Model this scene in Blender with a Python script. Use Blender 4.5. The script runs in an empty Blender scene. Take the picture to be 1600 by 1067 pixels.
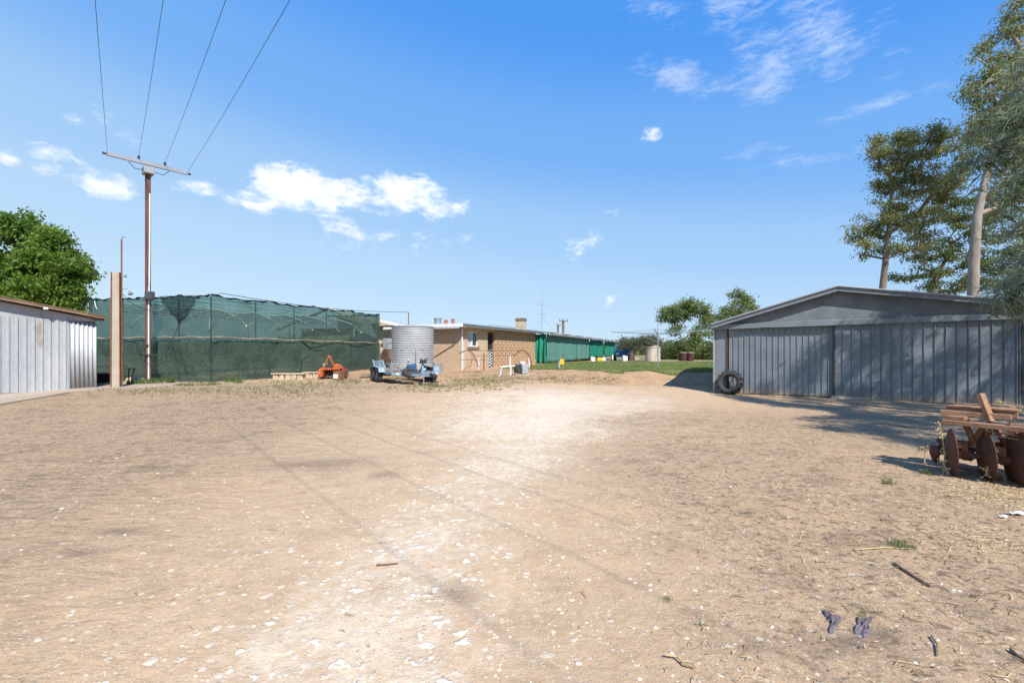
import bpy, math, random
import numpy as np
from mathutils import Vector as V
random.seed(7); RNG = np.random.default_rng(11)
R = math.radians
scene = bpy.context.scene
COL = scene.collection
EYE, FP = 1.55, 711.0          # camera height (m) and focal length in photo pixels

def at(px, py, d):             # photo pixel + distance along the view axis -> world point
    return V(((px-800)/FP*d, d, EYE+(550-py)/FP*d))
def ss(a, b, x):
    t = np.clip((x-a)/(b-a), 0, 1); return t*t*(3-2*t)

# ------------------------------------------------------------------ terrain
def bank_top(X):  return np.where(X > 5, 22.5, 22.5+np.clip(5-X, 0, 6)*1.25)
def bank_low(X):  return np.where(X > 3, 19.2, 19.2+np.clip(3-X, 0, 8)*0.3)
def G(X, Y):
    X = np.asarray(X, float); Y = np.asarray(Y, float)
    base = .29*ss(8, 17, Y)*(1-ss(-2, 6, X)) + .12*ss(15.5, 19, Y)*ss(-2, 6, X)*(1-ss(6.5, 8, X))
    s = ss(bank_low(X), bank_top(X), Y + .2*np.sin(X*1.3)+.12*np.sin(X*3.1+1))
    top = .5+.12*ss(0, 4, X)
    return base*(1-s)+top*s
def g(x, y): return float(G(x, y))
def ground_at(px, py):          # where the ray through a photo pixel meets the terrain
    ds = np.concatenate([np.arange(1.5, 12, .05), np.arange(12, 60, .1)])
    z = EYE+(550-py)/FP*ds-G((px-800)/FP*ds, ds); i = int(np.argmax(z <= 0)) if (z <= 0).any() else len(z)-1
    k = z[i-1]/(z[i-1]-z[i]) if i and z[i] < 0 else 0
    d = float(ds[i-1]+(ds[i]-ds[i-1])*k); x = (px-800)/FP*d
    return V((x, d, g(x, d)))

# ------------------------------------------------------------------ material helpers
class NT:
    def __init__(s, tree): s.t = tree; s.n = tree.nodes; s.l = tree.links
    def node(s, typ, ins=None, **kw):
        nd = s.n.new(typ)
        for k, v in kw.items(): setattr(nd, k, v)
        for k, v in (ins or {}).items(): s.put(nd.inputs[k], v)
        return nd
    def put(s, sock, v):
        if isinstance(v, bpy.types.NodeSocket): s.l.new(v, sock)
        elif isinstance(v, bpy.types.Node): s.l.new(v.outputs[0], sock)
        else:
            if hasattr(sock.default_value, '__len__') and len(sock.default_value) == 4 and len(v) == 3: v = (*v, 1)
            sock.default_value = v
    def m(s, op, a, b=0.0, c=None, clamp=False):
        nd = s.node('ShaderNodeMath', operation=op, use_clamp=clamp)
        s.put(nd.inputs[0], a); s.put(nd.inputs[1], b)
        if c is not None: s.put(nd.inputs[2], c)
        return nd.outputs[0]
    def mix(s, f, a, b, blend='MIX'):
        nd = s.node('ShaderNodeMix', data_type='RGBA', blend_type=blend)
        s.put(nd.inputs[0], f); s.put(nd.inputs[6], a); s.put(nd.inputs[7], b)
        return nd.outputs[2]
    def noise(s, vec, scale, detail=4, rough=.55, dist=0.0, out='Fac'):
        nd = s.node('ShaderNodeTexNoise', {'Vector': vec, 'Scale': scale, 'Detail': detail, 'Roughness': rough, 'Distortion': dist})
        return nd.outputs[out]
    def smooth(s, x, a, b):
        nd = s.node('ShaderNodeMapRange', interpolation_type='SMOOTHSTEP')
        s.put(nd.inputs['Value'], x); s.put(nd.inputs['From Min'], a); s.put(nd.inputs['From Max'], b)
        return nd.outputs[0]
    def scale(s, vec, xyz):
        return s.node('ShaderNodeVectorMath', {0: vec, 1: xyz}, operation='MULTIPLY').outputs[0]

def new_mat(name):
    m = bpy.data.materials.new(name); m.use_nodes = True
    nt = NT(m.node_tree); b = nt.n['Principled BSDF']
    return m, nt, b

def mat(name, c1, c2=None, scale=3.0, rough=.7, metal=0.0, rust=0.0, rustc=(.17, .07, .03), bump=.15, bscale=40, spec=.3, spot=None, stretch=(1, 1, 1), detail=5, bounce_and_streaks=False):
    """weathered surface: two tones by noise, fine grain, optional rust or stain patches, bump"""
    m, nt, b = new_mat(name)
    P = nt.node('ShaderNodeTexCoord').outputs['Object']; P = nt.scale(P, stretch)
    c2 = c2 or tuple(x*.75 for x in c1)
    n1 = nt.noise(P, scale, detail, .6)
    col = nt.mix(nt.smooth(n1, .35, .65), c1, c2)
    n2 = nt.noise(P, scale*9, 3, .6)
    col = nt.mix(nt.m('MULTIPLY', nt.smooth(n2, .45, .75), .35), col, tuple(x*.6 for x in c2))
    if spot:
        vo = nt.node('ShaderNodeTexVoronoi', {'Vector': P, 'Scale': spot[0]})
        r = nt.node('ShaderNodeSeparateColor', {0: vo.outputs['Color']}).outputs[0]
        col = nt.mix(nt.m('MULTIPLY', r, spot[1]), col, spot[2])
    if rust:
        n3 = nt.noise(P, scale*1.7, 6, .65)
        f = nt.smooth(n3, .68-rust*.35, .74-rust*.3)
        col = nt.mix(f, col, rustc)
        nt.put(b.inputs['Metallic'], nt.m('MULTIPLY', nt.m('SUBTRACT', 1.0, f), metal))
    else: b.inputs['Metallic'].default_value = metal
    if bounce_and_streaks:  # light reflected off the ground painted tan at the foot, plus weather streaks
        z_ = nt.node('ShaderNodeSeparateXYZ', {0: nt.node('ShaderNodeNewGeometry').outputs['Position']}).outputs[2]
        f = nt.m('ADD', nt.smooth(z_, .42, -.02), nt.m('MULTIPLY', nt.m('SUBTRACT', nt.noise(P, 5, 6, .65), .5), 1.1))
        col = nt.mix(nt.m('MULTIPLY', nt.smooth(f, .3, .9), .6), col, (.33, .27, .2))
        st_ = nt.noise(nt.scale(P, (9, 9, .5)), 1.0, 6, .7)
        col = nt.mix(nt.m('MULTIPLY', nt.smooth(st_, .55, .72), .3), col, (.30, .31, .31))
        col = nt.mix(nt.m('MULTIPLY', nt.smooth(st_, .42, .3), .35), col, (.09, .095, .1))
    nt.put(b.inputs['Base Color'], col)
    nt.put(b.inputs['Roughness'], nt.m('ADD', rough-.08, nt.m('MULTIPLY', n1, .16)))
    b.inputs['Specular IOR Level'].default_value = spec
    if bump:
        nb = nt.noise(P, bscale, 4, .6)
        nt.put(b.inputs['Normal'], nt.node('ShaderNodeBump', {'Strength': bump, 'Distance': .02, 'Height': nb}))
    return m

def leaf_mat(name, ca, cb, cc, trans=.3):
    m, nt, b = new_mat(name)
    geo = nt.node('ShaderNodeNewGeometry'); P = nt.node('ShaderNodeTexCoord').outputs['Object']
    r = geo.outputs['Random Per Island']
    col = nt.mix(r, ca, cb)
    col = nt.mix(nt.smooth(nt.noise(P, .8, 3), .45, .7), col, cc)
    nt.put(b.inputs['Base Color'], col)
    b.inputs['Roughness'].default_value = .5; b.inputs['Specular IOR Level'].default_value = .35
    tr = nt.node('ShaderNodeBsdfTranslucent', {'Color': nt.mix(.5, col, (.25, .3, .04))})
    mx = nt.node('ShaderNodeMixShader', {0: trans, 1: b.outputs[0], 2: tr})
    nt.put(nt.n['Material Output'].inputs[0], mx)
    return m

def brick_mat(name, ux, vx, c1, c2, mortar):
    m, nt, b = new_mat(name)
    P = nt.node('ShaderNodeTexCoord').outputs['Object']
    a = nt.node('ShaderNodeVectorMath', {0: P, 1: (ux[0]+vx[0], ux[1]+vx[1], 0)}, operation='DOT_PRODUCT').outputs['Value']
    z = nt.node('ShaderNodeSeparateXYZ', {0: P}).outputs[2]
    vec = nt.node('ShaderNodeCombineXYZ', {0: a, 1: z, 2: 0.0})
    br = nt.node('ShaderNodeTexBrick', {'Vector': vec, 'Color1': c1, 'Color2': c2, 'Mortar': mortar, 'Scale': 1.0,
                 'Mortar Size': .009, 'Mortar Smooth': .2, 'Brick Width': .24, 'Row Height': .086, 'Bias': 0.0})
    n = nt.noise(P, 1.1, 5)
    col = nt.mix(nt.m('MULTIPLY', nt.smooth(n, .4, .7), .3), br.outputs[0], tuple(x*.65 for x in c1))
    nt.put(b.inputs['Base Color'], col); b.inputs['Roughness'].default_value = .85
    h = nt.m('ADD', nt.m('MULTIPLY', br.outputs['Fac'], -1.0), nt.m('MULTIPLY', nt.noise(P, 60), .4))
    nt.put(b.inputs['Normal'], nt.node('ShaderNodeBump', {'Strength': .5, 'Distance': .012, 'Height': h}))
    return m

def cloth_mat(name, ca, cb, clear, transl=.35, wscale=260):
    m, nt, b = new_mat(name)
    P = nt.node('ShaderNodeTexCoord').outputs['Object']
    n = nt.noise(nt.scale(P, (1, 1, .5)), 1.4, 6, .6)
    col = nt.mix(nt.smooth(n, .35, .7), ca, cb)
    n2 = nt.noise(nt.scale(P, (1, 1, 30)), .8, 3)
    col = nt.mix(nt.m('MULTIPLY', n2, .35), col, tuple(x*.55 for x in ca))
    nt.put(b.inputs['Base Color'], col); b.inputs['Roughness'].default_value = .75; b.inputs['Specular IOR Level'].default_value = .2
    nt.put(b.inputs['Normal'], nt.node('ShaderNodeBump', {'Strength': .9, 'Distance': .1, 'Height': nt.m('ADD', nt.noise(P, 2.2, 5), nt.m('MULTIPLY', nt.noise(nt.scale(P, (2.5, 2.5, .6)), 2.0, 4, .6, 1.0), .8))}))
    tl = nt.node('ShaderNodeBsdfTranslucent', {'Color': col})
    s1 = nt.node('ShaderNodeMixShader', {0: transl, 1: b.outputs[0], 2: tl})
    if clear:
        tp = nt.node('ShaderNodeBsdfTransparent', {'Color': (.8, .95, .9, 1)})
        f = nt.m('ADD', clear-.1, nt.m('MULTIPLY', nt.noise(nt.scale(P, (1, 1, .6)), .9, 4), .2))
        zz = nt.node('ShaderNodeSeparateXYZ', {0: nt.node('ShaderNodeNewGeometry').outputs['Position']}).outputs[2]
        f = nt.m('ADD', f, nt.m('MULTIPLY', nt.smooth(zz, 2.1, 2.25), .12))
        s1 = nt.node('ShaderNodeMixShader', {0: f, 1: s1, 2: tp})
    nt.put(nt.n['Material Output'].inputs[0], s1)
    return m

M = {}
M['galv'] = mat('galvanised_steel', (.34, .36, .38), (.26, .28, .30), 1.2, .5, .35, rust=.1, rustc=(.2, .15, .11), bump=.08, spot=(24, .4, (.40, .43, .46)))
M['galv_pale'] = mat('sunworn_zinc_sheet', (.46, .47, .47), (.37, .385, .39), 1.0, .55, .15, rust=.12, rustc=(.30, .26, .21), bump=.08, spot=(24, .3, (.52, .54, .55)), stretch=(1, 1, .3))
M['galv_dull'] = mat('dull_zinc_sheet', (.22, .245, .265), (.165, .19, .21), .8, .55, .3, bump=.1, spot=(40, .5, (.16, .19, .22)))
M['galv_door'] = mat('weathered_door_sheet', (.20, .235, .26), (.155, .185, .21), .7, .5, .35, bump=.08, spot=(45, .4, (.22, .25, .28)), stretch=(1, 1, .4), bounce_and_streaks=True)
M['tank'] = mat('tank_zinc', (.58, .59, .59), (.47, .48, .48), 1.0, .42, .3, rust=.12, rustc=(.38, .33, .27), bump=.05, spot=(30, .3, (.55, .57, .6)))
M['rust'] = mat('rusty_steel', (.25, .12, .06), (.14, .06, .035), 7, .85, .1, bump=.5, bscale=90, spot=(70, .5, (.30, .15, .08)))
M['rust_light'] = mat('orange_rusted_plate', (.37, .21, .125), (.24, .125, .07), 8, .85, .1, bump=.4, bscale=90, spot=(60, .5, (.42, .26, .17)))
M['rust_dark'] = mat('dark_rusted_disc', (.12, .062, .04), (.07, .038, .028), 8, .75, .2, bump=.5, bscale=80, spot=(80, .5, (.19, .085, .05)))
M['concrete'] = mat('aggregate_concrete', (.42, .36, .28), (.34, .29, .22), 2.5, .9, bump=.4, bscale=70, spot=(60, .35, (.5, .44, .36)))
M['slab'] = mat('old_slab_concrete', (.42, .34, .26), (.34, .27, .2), 1.2, .9, bump=.3, bscale=40, spot=(30, .25, (.5, .43, .34)))
M['timber'] = mat('grey_timber', (.22, .17, .13), (.14, .10, .08), 2, .85, bump=.4, bscale=30, stretch=(1, 1, .2))
M['fascia_wood'] = mat('peeling_fascia', (.30, .21, .14), (.2, .13, .08), 2.5, .85, bump=.3)
M['white_paint'] = mat('white_paint', (.80, .80, .78), (.70, .70, .68), 2, .5, bump=.05)
M['white_pipe'] = mat('white_pipe', (.72, .72, .70), (.6, .6, .58), 3, .45, bump=.03)
M['roof_sheet'] = mat('pale_roof_sheet', (.36, .37, .37), (.29, .29, .28), .6, .55, .2, rust=.05, bump=.05)
M['grey_paint'] = mat('grey_box_paint', (.36, .38, .39), (.29, .31, .32), 2, .5, bump=.05)
M['dark'] = mat('painted_dark_shade', (.03, .03, .032), (.02, .02, .022), 3, .8, bump=.1)  # near black painted in for shade: doorway panel and trough body
M['rubber'] = mat('black_rubber', (.035, .035, .036), (.06, .057, .053), 6, .8, bump=.25, bscale=60)
M['blue'] = mat('trailer_blue_paint', (.25, .345, .40), (.19, .28, .34), 4, .5, .1, rust=.22, rustc=(.2, .12, .08), bump=.08)
M['blue_dark'] = mat('deep_blue_paint', (.04, .11, .24), (.03, .08, .17), 4, .5, bump=.08)
M['orange'] = mat('tiller_orange_paint', (.56, .13, .03), (.40, .09, .03), 5, .65, rust=.42, rustc=(.13, .065, .04), bump=.12)
M['deck_wood'] = mat('trailer_deck_boards', (.2, .13, .09), (.14, .09, .065), 4, .85, bump=.3)
M['steel_dark'] = mat('dark_steel', (.1, .1, .1), (.06, .06, .06), 5, .5, .5, bump=.1)
M['steel_bright'] = mat('bright_steel', (.5, .5, .5), (.4, .4, .4), 5, .4, .7, bump=.05)
M['stone'] = mat('limestone_block', (.55, .46, .33), (.42, .33, .22), 4, .9, bump=.6, bscale=25)
M['cream_wall'] = mat('cream_stone_wall', (.60, .51, .36), (.48, .39, .26), 1.6, .9, bump=.4, bscale=18)
M['pot'] = mat('terracotta', (.42, .17, .10), (.33, .13, .08), 4, .8, bump=.2)
M['black_plastic'] = mat('black_plastic', (.03, .03, .035), (.045, .045, .045), 5, .5, bump=.05)
M['yellow'] = mat('yellow_plastic', (.75, .45, .03), (.65, .38, .03), 4, .5, bump=.05)
M['curtain_pale'] = mat('pale_curtain', (.5, .53, .52), (.4, .43, .42), 6, .8, bump=.1, stretch=(6, 6, .3))
M['old_wood_pale'] = mat('sun_bleached_pole', (.36, .30, .23), (.22, .17, .13), 3, .85, bump=.3)
M['eave'] = mat('grey_eave_lining', (.45, .45, .44), (.4, .4, .39), 2, .7, bump=.05)
M['bark'] = mat('smooth_gum_bark', (.38, .34, .30), (.24, .20, .165), 2.2, .85, bump=.5, bscale=14, stretch=(1, 1, .35), spot=(2.2, .5, (.2, .16, .13)))
M['bark_mid'] = mat('grey_brown_bark', (.27, .22, .175), (.16, .125, .10), 1.5, .9, bump=.5, bscale=14, stretch=(1, 1, .35))
M['bark_dark'] = mat('dark_bark', (.13, .10, .08), (.08, .06, .05), 3, .9, bump=.6, bscale=16, stretch=(1, 1, .4))
M['blue_car'] = mat('blue_car_paint', (.05, .15, .36), (.04, .12, .3), 3, .3, bump=0.0)
M['white_car'] = mat('white_car_paint', (.75, .76, .78), (.68, .69, .7), 3, .3, bump=0.0)
M['rag'] = mat('purple_grey_rag', (.19, .155, .16), (.12, .095, .105), 14, .9, bump=.8, bscale=45)
M['straw'] = mat('dry_straw', (.52, .41, .23), (.38, .28, .15), 6, .85, bump=.1)
M['twig'] = mat('dry_twig', (.19, .13, .085), (.27, .19, .12), 6, .9, bump=.2)
M['pebble'] = mat('pale_pebbles', (.66, .58, .47), (.45, .38, .3), 5, .85, bump=.3, spot=(5, .5, (.74, .68, .58)))
M['paper'] = mat('white_scrap', (.8, .8, .8), (.72, .72, .72), 6, .7, bump=.2)
M['cloth'] = cloth_mat('green_shade_cloth', (.072, .112, .090), (.092, .135, .108), .28)
M['cloth_roof'] = cloth_mat('green_shade_cloth_roof', (.05, .10, .085), (.06, .12, .10), .68)
M['flap'] = cloth_mat('dark_torn_cloth', (.028, .040, .045), (.035, .052, .055), .2)
M['cloth_hem'] = cloth_mat('dark_hem_cloth', (.012, .03, .026), (.02, .04, .034), 0)
M['awning'] = cloth_mat('bright_green_awning', (.02, .25, .165), (.03, .28, .19), 0, .15)
M['awning_pale'] = cloth_mat('faded_green_awning', (.13, .30, .245), (.11, .27, .22), 0, .15)
M['leaf_left'] = leaf_mat('bright_leaves', (.07, .15, .02), (.15, .27, .035), (.22, .33, .05), .5)
M['leaf_gum'] = leaf_mat('olive_gum_leaves', (.13, .16, .055), (.25, .26, .105), (.33, .30, .13), .38)
M['leaf_dark'] = leaf_mat('dark_leaves', (.06, .09, .03), (.12, .15, .05), (.17, .18, .065))
M['leaf_mid'] = leaf_mat('mid_green_leaves', (.10, .15, .04), (.17, .22, .065), (.22, .25, .085))
M['leaf_grey'] = leaf_mat('grey_green_leaves', (.085, .10, .06), (.13, .14, .09), (.16, .17, .11), .15)
M['needle'] = leaf_mat('grey_green_needles', (.15, .19, .125), (.27, .32, .215), (.36, .39, .26), .35)
M['weed'] = leaf_mat('weed_green', (.07, .13, .03), (.13, .19, .05), (.18, .2, .07))
M['lawn_blade'] = leaf_mat('lawn_blades', (.12, .19, .04), (.17, .23, .06), (.22, .23, .09))

def glass_mat():
    m, nt, b = new_mat('window_glass')
    b.inputs['Base Color'].default_value = (.03, .05, .05, 1); b.inputs['Roughness'].default_value = .06
    P = nt.node('ShaderNodeTexCoord').outputs['Object']
    nt.put(b.inputs['Normal'], nt.node('ShaderNodeBump', {'Strength': .05, 'Distance': .05, 'Height': nt.noise(P, 1.5, 2)}))
    return m
M['glass'] = glass_mat()

# ------------------------------------------------------------------ mesh helpers
class Frame:
    def __init__(s, o, ax=(1, 0), roll=None):
        s.o = V(o); a = V((ax[0], ax[1], 0)).normalized()
        s.x = a; s.y = V((-a.y, a.x, 0)); s.z = V((0, 0, 1))
    def p(s, x, y, z=0.0): return s.o+s.x*x+s.y*y+s.z*z
WORLD = Frame((0, 0, 0))

class MB:
    def __init__(s): s.v = []; s.f = []
    def add(s, vs, fs):
        k = len(s.v); s.v += [V(p) for p in vs]; s.f += [[k+i for i in f] for f in fs]; return s
    def hexa(s, p):            # eight corners, bottom ring then top ring
        return s.add(p, [(3, 2, 1, 0), (4, 5, 6, 7), (0, 1, 5, 4), (1, 2, 6, 5), (2, 3, 7, 6), (3, 0, 4, 7)])
    def box(s, fr, x, y, z):
        return s.hexa([fr.p(x[0], y[0], z[0]), fr.p(x[1], y[0], z[0]), fr.p(x[1], y[1], z[0]), fr.p(x[0], y[1], z[0]),
                       fr.p(x[0], y[0], z[1]), fr.p(x[1], y[0], z[1]), fr.p(x[1], y[1], z[1]), fr.p(x[0], y[1], z[1])])
    def bar(s, a, b, w, h, up=(0, 0, 1), w2=None, h2=None):   # rectangular bar from a to b
        a, b = V(a), V(b); d = (b-a).normalized(); u = V(up)
        sx = d.cross(u)
        if sx.length < 1e-4: sx = d.cross(V((1, 0, 0)))
        sx.normalize(); u = sx.cross(d).normalized()
        w2 = w2 or w; h2 = h2 or h
        ring = lambda c, w, h: [c-sx*w/2-u*h/2, c+sx*w/2-u*h/2, c+sx*w/2+u*h/2, c-sx*w/2+u*h/2]
        return s.hexa(ring(a, w, h)+ring(b, w2, h2))
    def tube(s, pts, r, n=8, caps=True):
        pts = [V(p) for p in pts]; k0 = len(s.v); rr = r if isinstance(r, (list, tuple)) else [r]*len(pts)
        prev = None
        for i, p in enumerate(pts):
            d = (pts[min(i+1, len(pts)-1)]-pts[max(i-1, 0)]).normalized()
            if prev is None:
                a = d.cross(V((0, 0, 1)))
                if a.length < 1e-3: a = d.cross(V((1, 0, 0)))
            else: a = prev-d*prev.dot(d)
            a.normalize(); prev = a; b = d.cross(a)
            for j in range(n):
                t = 2*math.pi*j/n; s.v.append(p+a*math.cos(t)*rr[i]+b*math.sin(t)*rr[i])
        for i in range(len(pts)-1):
            for j in range(n):
                s.f.append([k0+i*n+j, k0+i*n+(j+1) % n, k0+(i+1)*n+(j+1) % n, k0+(i+1)*n+j])
        if caps:
            s.f.append([k0+j for j in range(n)][::-1]); s.f.append([k0+(len(pts)-1)*n+j for j in range(n)])
        return s
    def lathe(s, prof, c, axis=(0, 0, 1), n=24, closed=False):
        ax = V(axis).normalized(); a = ax.cross(V((0, 0, 1)))
        if a.length < 1e-3: a = V((1, 0, 0))
        a.normalize(); b = ax.cross(a); k0 = len(s.v); c = V(c)
        for r, h in prof:
            for j in range(n):
                t = 2*math.pi*j/n; s.v.append(c+ax*h+a*math.cos(t)*r+b*math.sin(t)*r)
        m = len(prof); rng = range(m) if closed else range(m-1)
        for i in rng:
            i2 = (i+1) % m
            for j in range(n):
                s.f.append([k0+i*n+j, k0+i*n+(j+1) % n, k0+i2*n+(j+1) % n, k0+i2*n+j])
        if not closed:
            s.f.append([k0+j for j in range(n)][::-1]); s.f.append([k0+(m-1)*n+j for j in range(n)])
        return s
    def prism(s, bottom, top):   # two matching polygons
        n = len(bottom)
        return s.add(list(bottom)+list(top), [list(range(n))[::-1], list(range(n, 2*n))]+[[i, (i+1) % n, n+(i+1) % n, n+i] for i in range(n)])
    def sheet(s, rows, thick=None):   # grid of points
        k0 = len(s.v); nc = len(rows[0])
        for r in rows: s.v += [V(p) for p in r]
        for i in range(len(rows)-1):
            for j in range(nc-1):
                s.f.append([k0+i*nc+j, k0+i*nc+j+1, k0+(i+1)*nc+j+1, k0+(i+1)*nc+j])
        return s
    def build(s, name, m, parent=None, smooth=False, bevel=0.0, solid=0.0, sharp=40):
        return mesh_obj(name, np.array([tuple(p) for p in s.v]), s.f, m, parent, smooth, bevel, solid, sharp)

WLOC = {}
def mesh_obj(name, verts, faces, m, parent=None, smooth=False, bevel=0.0, solid=0.0, sharp=40):
    verts = np.asarray(verts, float)
    if parent is None:
        lo = verts.min(0); hi = verts.max(0); org = np.array([(lo[0]+hi[0])/2, (lo[1]+hi[1])/2, lo[2]])
    else: org = np.array(WLOC[parent.name])
    me = bpy.data.meshes.new(name)
    vl = verts-org
    if isinstance(faces, np.ndarray):
        k = faces.shape[1]; me.vertices.add(len(vl)); me.vertices.foreach_set('co', vl.ravel())
        me.loops.add(faces.size); me.loops.foreach_set('vertex_index', faces.ravel().astype(np.int32))
        me.polygons.add(len(faces)); me.polygons.foreach_set('loop_start', np.arange(0, faces.size, k, dtype=np.int32))
        me.update(calc_edges=True)
    else:
        me.from_pydata([tuple(p) for p in vl], [], faces); me.update()
    if smooth:
        me.polygons.foreach_set('use_smooth', np.ones(len(me.polygons), dtype=bool))
        try: me.set_sharp_from_angle(angle=R(sharp))
        except Exception: pass
    me.materials.append(M[m] if isinstance(m, str) else m)
    o = bpy.data.objects.new(name, me); COL.objects.link(o)
    if parent is None: o.location = org
    else: o.parent = parent
    WLOC[o.name] = tuple(org)
    if solid:
        md = o.modifiers.new('thickness', 'SOLIDIFY'); md.thickness = solid; md.offset = 0
    if bevel:
        md = o.modifiers.new('bevel', 'BEVEL'); md.width = bevel; md.segments = 2; md.limit_method = 'ANGLE'; md.angle_limit = R(50)
    return o
def tag(o, label=None, cat=None, group=None, kind=None):
    for k, v in (('label', label), ('category', cat), ('group', group), ('kind', kind)):
        if v: o[k] = v
    return o
def thing(name, loc, label, cat, group=None):
    o = bpy.data.objects.new(name, None); COL.objects.link(o); o.location = loc; o.empty_display_size = .2
    WLOC[o.name] = tuple(loc)
    return tag(o, label, cat, group)
def copy_tree(o, loc=None, parent=None, rz=0.0, sc=1.0):
    c = o.copy(); COL.objects.link(c); c.parent = parent
    if loc is not None: c.location = loc; c.rotation_euler = (0, 0, rz); c.scale = (sc, sc, sc)
    for ch in list(o.children): copy_tree(ch, None, c)
    return c

# ------------------------------------------------------------------ camera, sun, sky
cam = bpy.data.cameras.new('camera'); co = bpy.data.objects.new('camera', cam); COL.objects.link(co)
co.location = (0, 0, EYE); co.rotation_euler = (R(90), 0, 0)
cam.sensor_width = 36; cam.lens = 16.0; cam.shift_y = 16.5/1600; cam.clip_end = 5000; cam.clip_start = .05
scene.camera = co
SUN_EL = R(45); SH = V((.41, -.912, 0)).normalized()
S = V((SH.x*math.cos(SUN_EL), SH.y*math.cos(SUN_EL), math.sin(SUN_EL)))
sl = bpy.data.lights.new('sun', 'SUN'); sl.energy = 4.6; sl.angle = R(.5); sl.color = (1.0, .955, .89)
so = bpy.data.objects.new('sun', sl); COL.objects.link(so); so.location = S*50
so.rotation_euler = (-S).to_track_quat('-Z', 'Y').to_euler()

w = bpy.data.worlds.new('World'); scene.world = w; w.use_nodes = True
nt = NT(w.node_tree); bg = nt.n['Background']
sky = nt.node('ShaderNodeTexSky', sky_type='NISHITA', sun_disc=False, sun_elevation=SUN_EL, sun_rotation=math.atan2(SH.x, SH.y))
sky.air_density = 1.0; sky.dust_density = .35; sky.ozone_density = 2.2; sky.altitude = 0
D = nt.node('ShaderNodeTexCoord').outputs['Generated']
sx = nt.node('ShaderNodeSeparateXYZ', {0: D})
az = nt.m('ARCTAN2', sx.outputs[0], sx.outputs[1]); el = nt.m('ARCSINE', sx.outputs[2])
# the clear air itself: the physical sky, deepened with height as on a dry summer day
ramp = nt.node('ShaderNodeValToRGB'); cr = ramp.color_ramp; cr.interpolation = 'EASE'
for i, (p_, c_) in enumerate(((0.0, (.59, .80, 1.0)), (.085, (.52, .745, 1.0)), (.16, (.40, .66, 1.0)), (.275, (.20, .485, 1.0)), (.41, (.085, .36, .99)), (.62, (.035, .22, .80)), (1.0, (.02, .15, .6)))):
    e_ = cr.elements[i] if i < 2 else cr.elements.new(p_); e_.position = p_; e_.color = (*c_, 1)
nt.put(ramp.inputs[0], nt.m('DIVIDE', nt.m('ADD', el, nt.m('MULTIPLY', az, .13)), 1.5708))
deep = nt.node('ShaderNodeVectorMath', {0: ramp.outputs[0], 'Scale': 6.4}, operation='SCALE').outputs[0]
skyc = nt.mix(.9, sky.outputs[0], deep)
AE = nt.node('ShaderNodeCombineXYZ', {0: az, 1: nt.m('MULTIPLY', el, 1.9), 2: 0.0}).outputs[0]
def cloud_mask(clouds):
    tot = None
    for px, py, rx, ry, st, rot in clouds:
        a0 = math.atan((px-800)/FP); e0 = math.atan((550-py)/FP*math.cos(a0))
        ra = rx/FP*math.cos(a0)**2; re = ry/FP*math.cos(a0)
        da = nt.m('SUBTRACT', az, a0); de = nt.m('SUBTRACT', el, e0)
        c, s_ = math.cos(R(rot)), math.sin(R(rot))
        p = nt.m('DIVIDE', nt.m('ADD', nt.m('MULTIPLY', da, c), nt.m('MULTIPLY', de, s_)), ra)
        q = nt.m('DIVIDE', nt.m('SUBTRACT', nt.m('MULTIPLY', de, c), nt.m('MULTIPLY', da, s_)), re)
        m_ = nt.m('SUBTRACT', st, nt.m('MULTIPLY', st, nt.m('ADD', nt.m('MULTIPLY', p, p), nt.m('MULTIPLY', q, q))))
        tot = m_ if tot is None else nt.m('MAXIMUM', tot, m_)
    return nt.m('MAXIMUM', tot, -1.0)
cum = cloud_mask([(462, 292, 78, 34, 1.0, 3), (520, 300, 60, 26, .8, 0), (400, 316, 60, 16, .6, 0), (625, 306, 80, 32, .8, 4), (690, 325, 42, 18, .5, 15), (540, 356, 40, 15, .45, -20),
                  (470, 318, 80, 14, .55, 0), (96, 256, 60, 26, .4, 0), (160, 288, 58, 20, .55, 8), (12, 248, 28, 16, .6, 0), (308, 294, 48, 11, .3, 0), (120, 187, 18, 9, .22, 0), (205, 215, 16, 8, .1, 0),
                  (155, 182, 14, 16, .1, 0), (1016, 213, 14, 9, .2, 0), (600, 378, 40, 8, .05, 0), (915, 372, 34, 12, .06, 25), (953, 474, 8, 14, .3, -20), (695, 372, 26, 8, .05, 0)])
warp = nt.node('ShaderNodeVectorMath', {0: nt.noise(AE, 22, 4, out='Color'), 'Scale': .035}, operation='SCALE').outputs[0]
AW = nt.node('ShaderNodeVectorMath', {0: AE, 1: warp}, operation='ADD').outputs[0]
nz = nt.m('ADD', nt.m('MULTIPLY', nt.noise(AW, 17.0, 10, .6), .65), nt.m('MULTIPLY', nt.noise(AW, 46.0, 8, .62), .35))
cf = nt.smooth(nt.m('ADD', cum, nt.m('MULTIPLY', nt.m('SUBTRACT', nz, .5), 3.4)), -.1, .95)
cir = cloud_mask([(1200, 105, 70, 60, .7, -35), (1280, 55, 75, 75, .8, 40), (1145, 20, 75, 36, .6, -35), (1060, 122, 70, 24, .75, -22), (1120, 135, 50, 16, .7, 10), (1360, 168, 130, 13, .6, 3), (1270, 249, 110, 12, .32, 0), (1180, 234, 60, 10, .2, 0),
                  (1390, 95, 34, 26, .3, 0), (1040, 10, 60, 24, .4, -10), (1008, 88, 24, 24, .3, 0), (1375, 25, 40, 40, .35, -40), (1010, 110, 24, 16, .4, 0)])
nz2 = nt.m('ADD', nt.m('MULTIPLY', nt.noise(nt.scale(AW, (1, 1.3, 1)), 14.0, 10, .66, .35), .6), nt.m('MULTIPLY', nt.noise(nt.scale(AW, (.7, 1.6, 1)), 38.0, 8, .66, .2), .4))
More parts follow.
